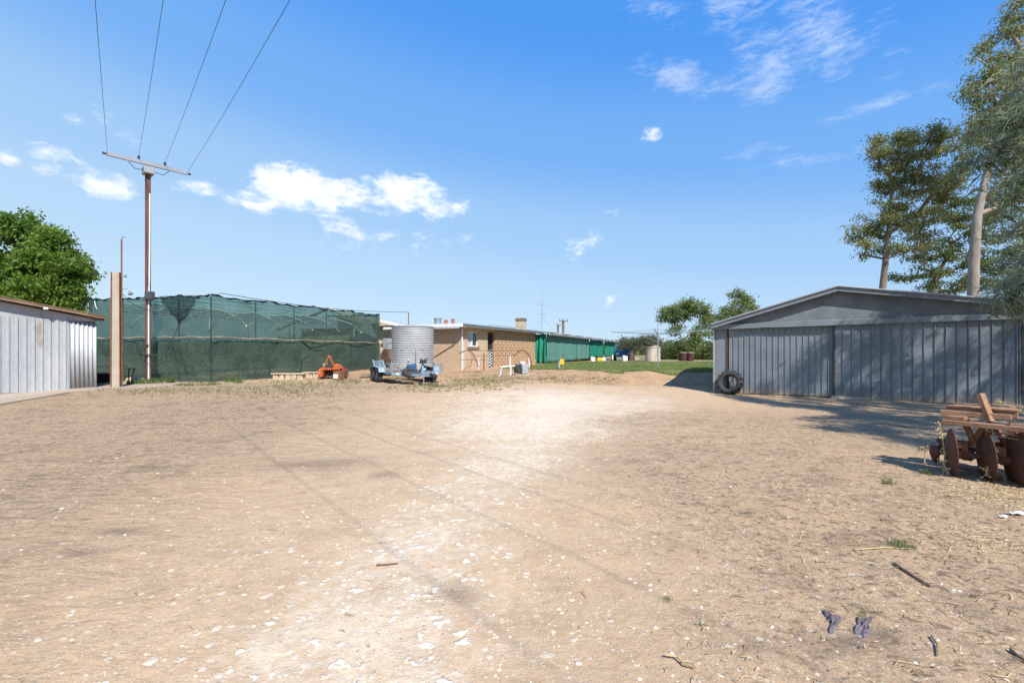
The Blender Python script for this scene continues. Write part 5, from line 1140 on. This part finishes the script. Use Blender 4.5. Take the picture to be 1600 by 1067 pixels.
# ------------------------------------------------------------------ tractor tyre
TR = .45; tc = SF.p(.02, -.36, TR-.02); axt = (SF.y*-1+V((0, 0, .28))+SF.x*-.22).normalized()
t = thing('tractor_tyre', V((tc.x, tc.y, 0)), 'black tractor tyre with chunky lugs leaning on the shed corner', 'tyre')
MB().lathe([(.255, -.1), (.29, -.135), (.36, -.15), (.405, -.13), (.425, -.07), (.43, 0), (.425, .07), (.405, .13), (.36, .15), (.29, .135), (.255, .1), (.245, .08), (.245, -.08)], tc, axt, 44, closed=True).build('carcass', 'rubber', t, smooth=True, sharp=60)
mb = MB(); e1 = axt.cross(V((0, 0, 1))).normalized(); e2 = axt.cross(e1)
def tp(r, a, h): return tc+axt*h+(e1*math.cos(a)+e2*math.sin(a))*r
for k in range(28):
    a = k/28*6.283; s_ = 1 if k % 2 else -1
    mb.hexa([tp(.415, a-.035, s_*.01), tp(.415, a+.035, s_*.01), tp(.38, a+.035+.16, s_*.155), tp(.38, a-.035+.16, s_*.155), tp(.475, a-.028, s_*.01), tp(.475, a+.028, s_*.01), tp(.445, a+.033+.16, s_*.17), tp(.445, a-.033+.16, s_*.17)])
mb.build('tread_lugs', 'rubber', t, bevel=.006)

# ------------------------------------------------------------------ disc harrow
p0 = ground_at(1487, 742); XF = Frame(p0, (.61, -.79))
t = thing('disc_harrow', p0, 'old rusted disc harrow with a flat top deck beside the right edge', 'harrow')
def disc(c, nrm, r, m='rust_dark'):
    N = 16; prof = []
    for i in range(N): q = .04+(r-.04)*i/(N-1); prof.append((q, -.06*(1-(q/r)**2)))
    prof2 = [(q, h+.008) for q, h in prof[::-1]]
    return MB().lathe(prof+prof2, c, nrm, 72, closed=True).build('disc', m, t, smooth=True, sharp=50)
nr = V((.83, -.55, .03))
for k, (x, y, tw) in enumerate(((0, 0, 0), (.30, .02, .06), (.55, .03, .14), (.86, .05, .2))):
    n2_ = V((nr.x*math.cos(tw)-nr.y*math.sin(tw), nr.x*math.sin(tw)+nr.y*math.cos(tw), nr.z))
    disc(XF.p(x, y, .275), n2_, .305+.01*k)
for k, x in enumerate((-.1, .22, .55)):
    disc(XF.p(x, .62, .24), V((.75, -.65, -.05)), .27)
mb = MB(); mb.tube([XF.p(-.18, 0, .275), XF.p(1.1, .06, .275)], .035, 10); mb.tube([XF.p(-.22, .62, .26), XF.p(1.0, .62, .26)], .03, 10)
for x in (-.16, .14, .46, .78): mb.lathe([(.04, -.05), (.07, -.04), (.07, .04), (.04, .05)], XF.p(x, .02, .275), XF.x, 12)
mb.build('gang_axle', 'rust_dark', t, smooth=True, sharp=40)
mb = MB()
for x in (.12, .44, .76): mb.lathe([(.045, -.08), (.06, -.05), (.06, .05), (.045, .08)], XF.p(x, .02, .275), XF.x, 12); mb.box(XF, (x-.03, x+.03), (-.03, .05), (.3, .42))
mb.build('bearing', 'rust', t, smooth=True, sharp=40)
mb = MB(); mb.bar(XF.p(-.08, .02, .665), XF.p(1.3, -.18, .665), .13, .055); mb.bar(XF.p(-.06, .09, .72), XF.p(.12, .07, .72), .13, .045); mb.build('main_beam', 'rust_light', t, bevel=.006)
mb = MB(); mb.box(XF, (-.13, .50), (.12, .19), (.735, .80)); mb.build('deck_rail', 'rust_light', t, bevel=.006)
mb = MB(); mb.prism([XF.p(-.1, .26, .832), XF.p(.55, .24, .832), XF.p(.52, .48, .832), XF.p(-.02, .48, .832)], [XF.p(-.1, .26, .855), XF.p(.55, .24, .855), XF.p(.52, .48, .855), XF.p(-.02, .48, .855)]); mb.box(XF, (-.09, .54), (.27, .30), (.74, .829)); mb.build('top_deck', 'rust_light', t, bevel=.005)
mb = MB(); mb.bar(XF.p(.33, .12, .70), XF.p(.23, .2, 1.03), .065, .06); mb.build('lever_post', 'rust_light', t, bevel=.006)
for a, b in (((.12, .05, .64), (.2, .02, .42)), ((.28, .05, .64), (.14, .05, .38)), ((.34, .2, .66), (.5, .1, .36)), ((.5, .05, .64), (.62, .05, .4)), ((.62, -.03, .63), (.44, .25, .36)), ((.3, .3, .73), (.28, .6, .34)), ((.7, -.05, .63), (.9, .3, .3))):
    mb = MB(); mb.bar(XF.p(*a), XF.p(*b), .035, .06); mb.build('hanger', 'rust', t, bevel=.004)
mb = MB(); mb.bar(XF.p(-.2, .4, .36), XF.p(1.2, .3, .4), .07, .06); mb.bar(XF.p(.2, .15, .42), XF.p(1.1, .5, .44), .05, .05); mb.build('rear_beam', 'rust', t, bevel=.005)
for k in range(2):
    pts = [XF.p(.3+.08*i, .0-.03*k, .60-.035*k-.028*math.sin(i/9*3.14)) for i in range(11)]
    mb = MB()
    for a, b in zip(pts[:-1], pts[1:]): mb.bar(a, b, .045, .012)
    mb.build('leaf_spring', 'rust_light', t)
mb = MB(); mb.bar(XF.p(-.16, .25, .38), XF.p(.0, .1, .3), .06, .03); mb.lathe([(.03, -.03), (.10, -.02), (.12, .03), (.03, .01)], XF.p(-.2, .2, .2), (.8, -.5, .1), 14); mb.build('end_boss', 'rust_dark', t, smooth=True, sharp=40)
mb = MB()
for x, y in ((.16, -.06), (.5, -.1)): mb.lathe([(.028, 0), (.028, .02), (.012, .021), (.012, .04)], XF.p(x, y+.05, .692), (0, 0, 1), 6)
mb.build('bolt', 'rust', t)

# ------------------------------------------------------------------ scraps and sticks one can point to
def stick(name, pix, r_, m, label, cat='stick', h=.012):
    pts = [ground_at(a, b)+V((0, 0, h+.01*math.sin(i*2.1))) for i, (a, b) in enumerate(pix)]
    pts = [V((p.x, p.y, float(GND(np.array([p.x]), np.array([p.y]))[0])+h)) for p in pts]
    mb = MB(); mb.tube(pts, [r_*(1-.5*i/len(pts)) for i in range(len(pts))], 6); tag(mb.build(name, m, None, smooth=True), label, cat)
stick('stick', [(1398, 881), (1412, 892), (1432, 904), (1455, 917)], .012, 'twig', 'long dark stick lying right of centre above the purple rags')
stick('stick', [(1335, 858), (1380, 856), (1425, 858)], .006, 'straw', 'thin pale stick lying above the long dark stick')
stick('stick', [(1455, 996), (1464, 1008), (1466, 1027)], .006, 'twig', 'short bent stick right of the purple rags')
stick('stick', [(588, 884), (605, 882), (622, 880)], .006, 'rust', 'short reddish stick on the bare dirt left of centre')
stick('root_tangle', [(1040, 1030), (1058, 1034), (1070, 1046), (1088, 1052), (1080, 1044), (1064, 1040)], .007, 'straw', 'pale tangled root at the bottom edge', 'root', .02)
stick('stick', [(1580, 1016), (1592, 1028), (1612, 1040)], .01, 'twig', 'dark stick at the bottom right corner')
def rag(pix, label):
    P = [ground_at(a, b) for a, b in pix]; c = sum(P, V((0, 0, 0)))/len(P); mb = MB(); z0 = float(GND(np.array([c.x]), np.array([c.y]))[0])
    rings = []
    for k, s_ in enumerate((1.0, .72, .42, .1)):
        rings.append([V((c.x+(p.x-c.x)*s_, c.y+(p.y-c.y)*s_, z0+(.0, .012, .009, .016)[k]+.005*math.sin(i*2.3+k*1.7))) for i, p in enumerate(P)])
    n = len(P); v_l = [p for r in rings for p in r]; fl = []
    for k in range(3):
        for i in range(n): fl.append([k*n+i, k*n+(i+1) % n, (k+1)*n+(i+1) % n, (k+1)*n+i])
    fl.append([3*n+i for i in range(n)]); mb.add(v_l, fl); tag(mb.build('rag', 'rag', None), label, 'rag', 'purple rags trodden into the dirt')
rag([(1284, 951), (1292, 950), (1300, 957), (1310, 960), (1317, 964), (1311, 972), (1306, 980), (1302, 991), (1295, 991), (1297, 980), (1299, 972), (1292, 966), (1288, 960)], 'forked purple grey rag trodden into the dirt')
rag([(1337, 962), (1350, 965), (1358, 960), (1368, 961), (1362, 968), (1358, 974), (1361, 984), (1358, 994), (1350, 998), (1340, 994), (1331, 990), (1333, 980), (1339, 973)], 'squarish purple grey rag right of the forked one')
for px, py, s_, lb in ((1588, 803, .06, 'larger white paper scrap on the dirt at the right edge'), (1566, 808, .03, 'small white paper scrap left of the larger one')):
    p = ground_at(px, py); mb = MB(); rows = [[p+V((s_*(i/3-.5)*2.4, s_*(j/2-.5), .012+.012*math.sin(i*2+j*1.3))) for i in range(4)] for j in range(3)]; mb.sheet(rows); tag(mb.build('paper_scrap', 'paper', None, solid=.002), lb, 'scrap', 'white scraps near the harrow')

# weeds and dry stalks
for px, py, n_, r_, h_, lb in ((212, 601, 90, .3, .3, 'green weed clump at the foot of the concrete post'), (238, 600, 110, .4, .34, 'green weed clump at the foot of the utility pole'), (266, 598, 70, .2, .36, 'green weed clump between utility pole and torn corner'),
        (295, 602, 80, .38, .16, 'low weed patch on the path end before the shade cloth'), (330, 601, 80, .35, .2, 'weed patch at the front corner of the shade cloth'), (360, 597, 50, .2, .35, 'yellowing weed clump right of the shade cloth corner'), (374, 598, 50, .2, .25, 'small weed clump left of the stone edging'),
        (434, 592, 60, .2, .2, 'weed clump growing in front of the stone edging'), (478, 588, 90, .25, .42, 'bushy weed between the stone edging and the tiller'), (575, 588, 70, .4, .2, 'weed clump beside the fallen timber post'), (680, 604, 60, .3, .2, 'weed clump under the trailer coupling'), (152, 604, 40, .2, .2, 'weed tuft against the tin shed corner')):
    p = ground_at(px, py); tuft('weed', p, lb, 'weed', n_, r_, h_, group='weeds along the shade house')
p = ground_at(405, 590); v, f = blades(160, p.x+RNG.normal(0, .3, 160), p.y+RNG.normal(0, .15, 160), .15, .5, .02, 1.2, np.full(160, p.z-.02)); tag(mesh_obj('dead_weed', v, f, 'twig'), 'dead brown weed at the left end of the stone edging', 'weed')
for px, py, n_, r_, h_, lb in ((1388, 755, 40, .07, .1, 'small green weed left of the disc harrow'), (1405, 853, 60, .09, .09, 'yellow green weed above the long stick'), (1450, 742, 40, .06, .1, 'tiny grey green weed touching the harrow shadow'), (1044, 938, 20, .03, .05, 'tiny green seedling in the foreground dirt'), (1098, 978, 25, .05, .06, 'tiny weed left of the purple rags'), (1106, 697, 30, .18, .06, 'flat weed patch on the dirt before the shed'), (1348, 957, 20, .06, .05, 'tiny yellow weed just above the square rag')):
    p = ground_at(px, py); tuft('weed', p, lb, 'weed', n_, r_, h_, wd=.008, group='small weeds on the dirt')
def stalk(base, pts, lb):
    t0 = ground_at(*base); P = [t0]+[at(x, y, t0.y+dd) for x, y, dd in pts]; mb = MB(); mb.tube(P, [.009]+[.007]*(len(P)-2)+[.004], 5)
    for i in range(14):
        k = random.randint(1, len(P)-1); q = P[k]+V((random.gauss(0, .03), random.gauss(0, .03), random.gauss(0, .03))); mb.tube([P[k], (P[k]+q)/2+V((.01, 0, .015)), q], .004, 4); mb.lathe([(.003, 0), (.011, .01), (.004, .022)], q, (random.gauss(0, 1), .2, 1), 5)
    tag(mb.build('dry_stalk', 'straw', None, smooth=True), lb, 'dry weed', 'dry weed stalks round the harrow')
stalk((1474, 742), [(1476, 710, 0), (1472, 680, 0), (1468, 664, 0), (1466, 668, 0)], 'tall dry stalk against the first harrow disc')
stalk((1484, 744), [(1478, 735, 0), (1474, 722, 0)], 'short dry stalk beside the first harrow disc')
stalk((1444, 727), [(1446, 705, 0), (1452, 692, 0), (1443, 700, 0)], 'thin dry stalk left of the harrow')
stalk((1592, 757), [(1594, 735, 0), (1598, 718, 0)], 'dry stalk before the third harrow disc')
stalk((1572, 755), [(1568, 742, 0), (1552, 730, 0), (1541, 734, 0), (1540, 742, 0)], 'arching dry stalk before the second harrow disc')
stalk((1580, 690), [(1580, 660, -.5), (1581, 640, -.5), (1592, 634, -.5), (1598, 632, -.5)], 'branched dry weed behind the harrow')
stalk((1625, 700), [(1612, 655, -.9), (1590, 640, -.9), (1562, 628, -.9), (1559, 631, -.9)], 'long leaning dry stem over the harrow deck')

# ------------------------------------------------------------------ trees
# leafy tree behind the tin shed
d0 = 27.0
tp_ = blob_points([(40, 395, 62, 50, 60, 0), (80, 430, 52, 45, 60, 0), (20, 450, 70, 45, 45, 0), (-25, 410, 60, 70, 45, 0), (110, 460, 26, 26, 26, 0), (28, 350, 26, 18, 20, 0), (-10, 352, 30, 20, 16, 0), (78, 378, 22, 16, 14, 0), (60, 470, 60, 24, 26, 0), (100, 415, 26, 25, 22, .3), (-40, 470, 50, 40, 14, 0)], d0)
b = ground_thing(20, d0)
tree('leafy_tree', 'dense bright green leafy tree behind the small tin shed', [b, b+V((.1, 0, 1.6)), b+V((.2, 0, 3.0))], [.3, .24, .17], tp_, 'leaf_left', 'bark_dark', .25, 92, .24, .12, .5, tip=.012)
# tall gum with pale trunk behind the steel shed
d0 = 25.0; b = ground_thing(1520, d0)
tr = [b]+[at(x, y, d0) for x, y in ((1520, 470), (1522, 400), (1527, 335), (1546, 255), (1566, 180))]
tp_ = blob_points([(1590, 25, 26, 36, 16, 0), (1560, 70, 24, 26, 10, 0), (1532, 115, 22, 30, 12, 0), (1552, 150, 26, 28, 12, 0), (1590, 110, 28, 36, 14, 0), (1575, 190, 40, 34, 16, 0), (1545, 185, 22, 30, 9, 0), (1600, 250, 50, 40, 16, 0), (1650, 80, 60, 90, 20, 0), (1640, 220, 60, 60, 16, 0), (1570, 290, 36, 28, 10, 0), (1515, 160, 10, 30, 5, 0), (1600, 330, 45, 25, 10, 0), (1530, 230, 24, 22, 5, 0)], d0, .8)
tree('gum_tree', 'tall gum tree with a pale trunk rising behind the steel shed', tr, [.30, .26, .24, .21, .15, .09], tp_, 'leaf_gum', 'bark', .235, 110, .2, .065, .5, tip=.03, wob=.35, step=.9)
# windswept gum to the left of it
d0 = 29.0; b = ground_thing(1376, d0)
tr = [b]+[at(x, y, d0) for x, y in ((1379, 450), (1384, 405), (1390, 350), (1393, 300))]
tp_ = blob_points([(1400, 232, 38, 24, 24, 0), (1440, 212, 38, 13, 19, 0), (1485, 220, 38, 15, 19, 0), (1385, 268, 20, 33, 16, 0), (1425, 258, 45, 29, 26, 0), (1468, 256, 47, 31, 24, 0), (1440, 300, 52, 26, 26, 0), (1395, 318, 34, 20, 15, 0), (1482, 300, 34, 29, 15, 0), (1425, 340, 45, 20, 15, 0), (1362, 345, 38, 11, 12, 0), (1340, 372, 18, 13, 7, 0), (1400, 358, 43, 13, 14, 0), (1376, 392, 38, 12, 9, 0), (1430, 380, 34, 15, 7, 0), (1376, 225, 9, 28, 4, 0)], d0, .8)
tree('gum_tree', 'windswept olive gum tree leaning right behind the shed ridge', tr, [.22, .19, .17, .13, .08], tp_, 'leaf_gum', 'bark_mid', .235, 110, .2, .065, .5, tip=.026, wob=.3, step=.9, aniso=(1.15, 1, .6))
# dark layered tree between the two gums
d0 = 32.0; b = ground_thing(1452, d0)
tr = [b]+[at(x, y, d0) for x, y in ((1452, 462), (1462, 435), (1478, 405))]
tp_ = blob_points([(1440, 395, 44, 12, 16, 0), (1480, 368, 46, 12, 18, 0), (1462, 340, 44, 9, 14, 0), (1510, 322, 48, 11, 18, 0), (1520, 345, 44, 14, 14, 0), (1550, 395, 56, 26, 26, 0), (1500, 415, 56, 18, 20, 0), (1425, 432, 36, 14, 12, 0), (1575, 350, 52, 30, 22, 0), (1560, 440, 50, 18, 18, 0), (1470, 448, 46, 10, 12, 0), (1600, 410, 46, 40, 20, 0)], d0, .9)
tree('layered_tree', 'dark flat-layered tree between the two gums behind the shed', tr, [.2, .18, .15, .1], tp_, 'leaf_dark', 'bark_mid', .25, 105, .21, .075, .3, tip=.016, wob=.25, step=.8, aniso=(1.2, 1, .4))

# drooping she-oak at the right, mostly out of frame; its shade falls on the shed
b = V((13.2, 6.6, 0)); root = thing('she_oak', b, 'feathery grey green she-oak drooping in from the right edge', 'tree')
cl = []
for px, py, rx, ry, n_, d_ in ((1572, 186, 26, 16, 11, 9.2), (1596, 150, 30, 26, 9, 9.3), (1566, 232, 22, 18, 9, 9.2), (1604, 226, 40, 40, 13, 9.0), (1596, 292, 30, 28, 10, 8.8), (1612, 346, 36, 30, 11, 8.9), (1602, 396, 26, 20, 8, 8.7), (1614, 440, 44, 26, 11, 8.8), (1590, 446, 28, 10, 6, 8.6), (1602, 476, 24, 11, 8, 8.5), (1580, 464, 12, 6, 3, 8.4), (1612, 126, 36, 36, 8, 9.4)):
    c = at(px, py, d_)
    for _ in range(n_): cl.append((c.x+.12+random.gauss(0, rx/FP*d_*.5), c.y+random.gauss(0, .35), c.z+random.gauss(0, ry/FP*d_*.5)))
while len(cl) < 900:
    q = RNG.normal(0, 1, 3); q /= np.linalg.norm(q); r_ = RNG.uniform(.3, 1)**.5
    if len(cl) % 3: p = (np.array((10.9+q[0]*2.5*r_, 4.0+q[1]*2.2*r_, 5.0+q[2]*1.9*r_)) if len(cl) % 3 == 1 else np.array((13.7+q[0]*3.4*r_, 7.2+q[1]*3.5*r_, 6.0+q[2]*3.3*r_)))
    else: p = np.array((16.6+q[0]*2.9*r_, 6.4+q[1]*3.0*r_, 8.8+q[2]*4.2*r_))
    if p[0]/p[1] < 1.2 or p[2] < 2.6: continue
    cl.append(tuple(p))
cl = np.array(cl)
skeleton([b-V((0, 0, .1)), b+V((.1, 0, 2.5)), b+V((.1, .2, 5.5)), b+V((0, .2, 9))], [.3, .25, .2, .1], cl, .010, .6, .1, .48).build('trunk', 'bark_dark', root, smooth=True, sharp=60)
per = 90; C = np.repeat(cl, per, 0)+RNG.normal(0, .13, (len(cl)*per, 3)); n = len(C); out = C*1.0
a = RNG.normal(0, 1, (n, 3))*np.array((1, 1, .55)); a += np.repeat(RNG.normal(0, .7, (len(cl), 3))*np.array((1, 1, .3)), per, 0); a /= np.linalg.norm(a, axis=1)[:, None]
L_ = RNG.uniform(.16, .38, n)[:, None]; mid = C+a*L_*.55; tipp = C+a*L_*.85+np.array((0, 0, -1))*L_*.45
sd = np.cross(a, RNG.normal(0, 1, (n, 3))); sd /= np.linalg.norm(sd, axis=1)[:, None]; wv = .006
v = np.stack([C-sd*wv, C+sd*wv, mid+sd*wv, tipp, mid-sd*wv], 1).reshape(-1, 3)
k = np.arange(n)*5; mesh_obj('crown', v, np.concatenate([np.stack([k, k+1, k+2, k+4], -1), np.stack([k+4, k+2, k+3, k+3], -1)])[:n], 'needle', root)
f2 = [[i, i+1, i+2, i+3, i+4] for i in k.tolist()]
bpy.data.objects.remove(root.children[-1] if root.children[-1].name.startswith('crown') else [c for c in root.children if c.name.startswith('crown')][0])
mesh_obj('crown', v, f2, 'needle', root)

# trees beyond the lawn
def far_tree(name, label, px, d_, trunkpx, blobs, m, spread, per, ln, wd, r0=.16, group='trees beyond the lawn', tip=.016, bark='bark'):
    b = ground_thing(px, d_); tr = [b]+[at(x, y, d_) for x, y in trunkpx]
    tree(name, label, tr, [r0*(1-.5*i/len(tr)) for i in range(len(tr))], blob_points(blobs, d_, .9), m, bark, spread, per, ln, wd, .3, tip=tip, step=.8, wob=.15, group=group)
far_tree('gum_tree', 'open branched gum tree beyond the lawn, above the rusty drums', 1068, 58, [(1067, 545), (1066, 530)], [(1058, 490, 22, 12, 20, 0), (1090, 482, 20, 10, 18, 0), (1075, 476, 22, 6, 12, 0), (1046, 500, 14, 8, 9, 0), (1056, 515, 10, 7, 7, 0), (1092, 522, 12, 11, 14, 0), (1100, 495, 10, 8, 7, 0), (1045, 488, 12, 8, 8, 0), (1078, 535, 12, 8, 8, 0)], 'leaf_mid', .36, 90, .3, .13, .17)
far_tree('gum_tree', 'taller gum tree rising over the left roof edge of the shed', 1150, 62, [(1148, 540), (1146, 515)], [(1152, 480, 12, 18, 14, 0), (1165, 470, 12, 10, 8, 0), (1138, 490, 14, 12, 14, 0), (1122, 500, 14, 8, 12, 0), (1150, 505, 22, 14, 18, 0), (1108, 508, 14, 8, 9, 0), (1125, 520, 16, 10, 10, 0), (1175, 478, 8, 8, 5, 0), (1150, 460, 8, 6, 6, 0)], 'leaf_mid', .36, 90, .3, .13, .17)
far_tree('round_tree', 'dark grey green bushy tree with a thick trunk, left of the concrete tank', 987, 47, [(987, 556), (987, 547)], [(984, 534, 14, 8, 26, 0), (1000, 532, 12, 7, 20, 0), (1016, 534, 15, 9, 28, 0), (974, 537, 8, 8, 12, 0), (1026, 538, 8, 7, 10, 0), (1000, 540, 26, 6, 16, 0)], 'leaf_grey', .22, 90, .17, .06, .34, bark='bark_dark')
for i, (px, py, rx, ry, d_, mm, lb) in enumerate(((1058, 546, 18, 14, 56, 'leaf_dark', 'dark bush behind the concrete tank'), (1042, 552, 14, 11, 60, 'leaf_mid', 'light green bush between concrete tank and drums'), (1112, 552, 14, 14, 54, 'leaf_dark', 'dark bush beside the shed corner'), (1096, 556, 14, 9, 57, 'leaf_mid', 'light green bush right of the rusty drums'), (1075, 552, 16, 12, 64, 'leaf_mid', 'green bush behind the rusty drums'), (1130, 545, 16, 18, 60, 'leaf_mid', 'tall green bush behind the shed corner'))):
    far_tree('bush', lb, px, d_, [(px, 560)], [(px, py, rx, ry, 46, 0)], mm, .34, 90, .24, .11, .1, 'bushes beyond the lawn', .012, 'bark_dark')
# far woodland closing the horizon
n = 5200; X = RNG.uniform(-260, 420, n); Y = 125+RNG.uniform(0, 45, n)+.1*np.abs(X); hh = 1.6+3.4*fbm(X*.06, Y*0+2, 101, 3)
C = np.stack([X, Y, .5+hh*RNG.uniform(0, 1, n)**.7], -1)
v, f = leaves(C, 1.1, 22, 1.1, .6, .2, (1.2, 1, .7))
tag(mesh_obj('far_woodland', v, f, 'leaf_dark'), 'low dark line of far woodland on the horizon', 'woodland', kind='stuff')
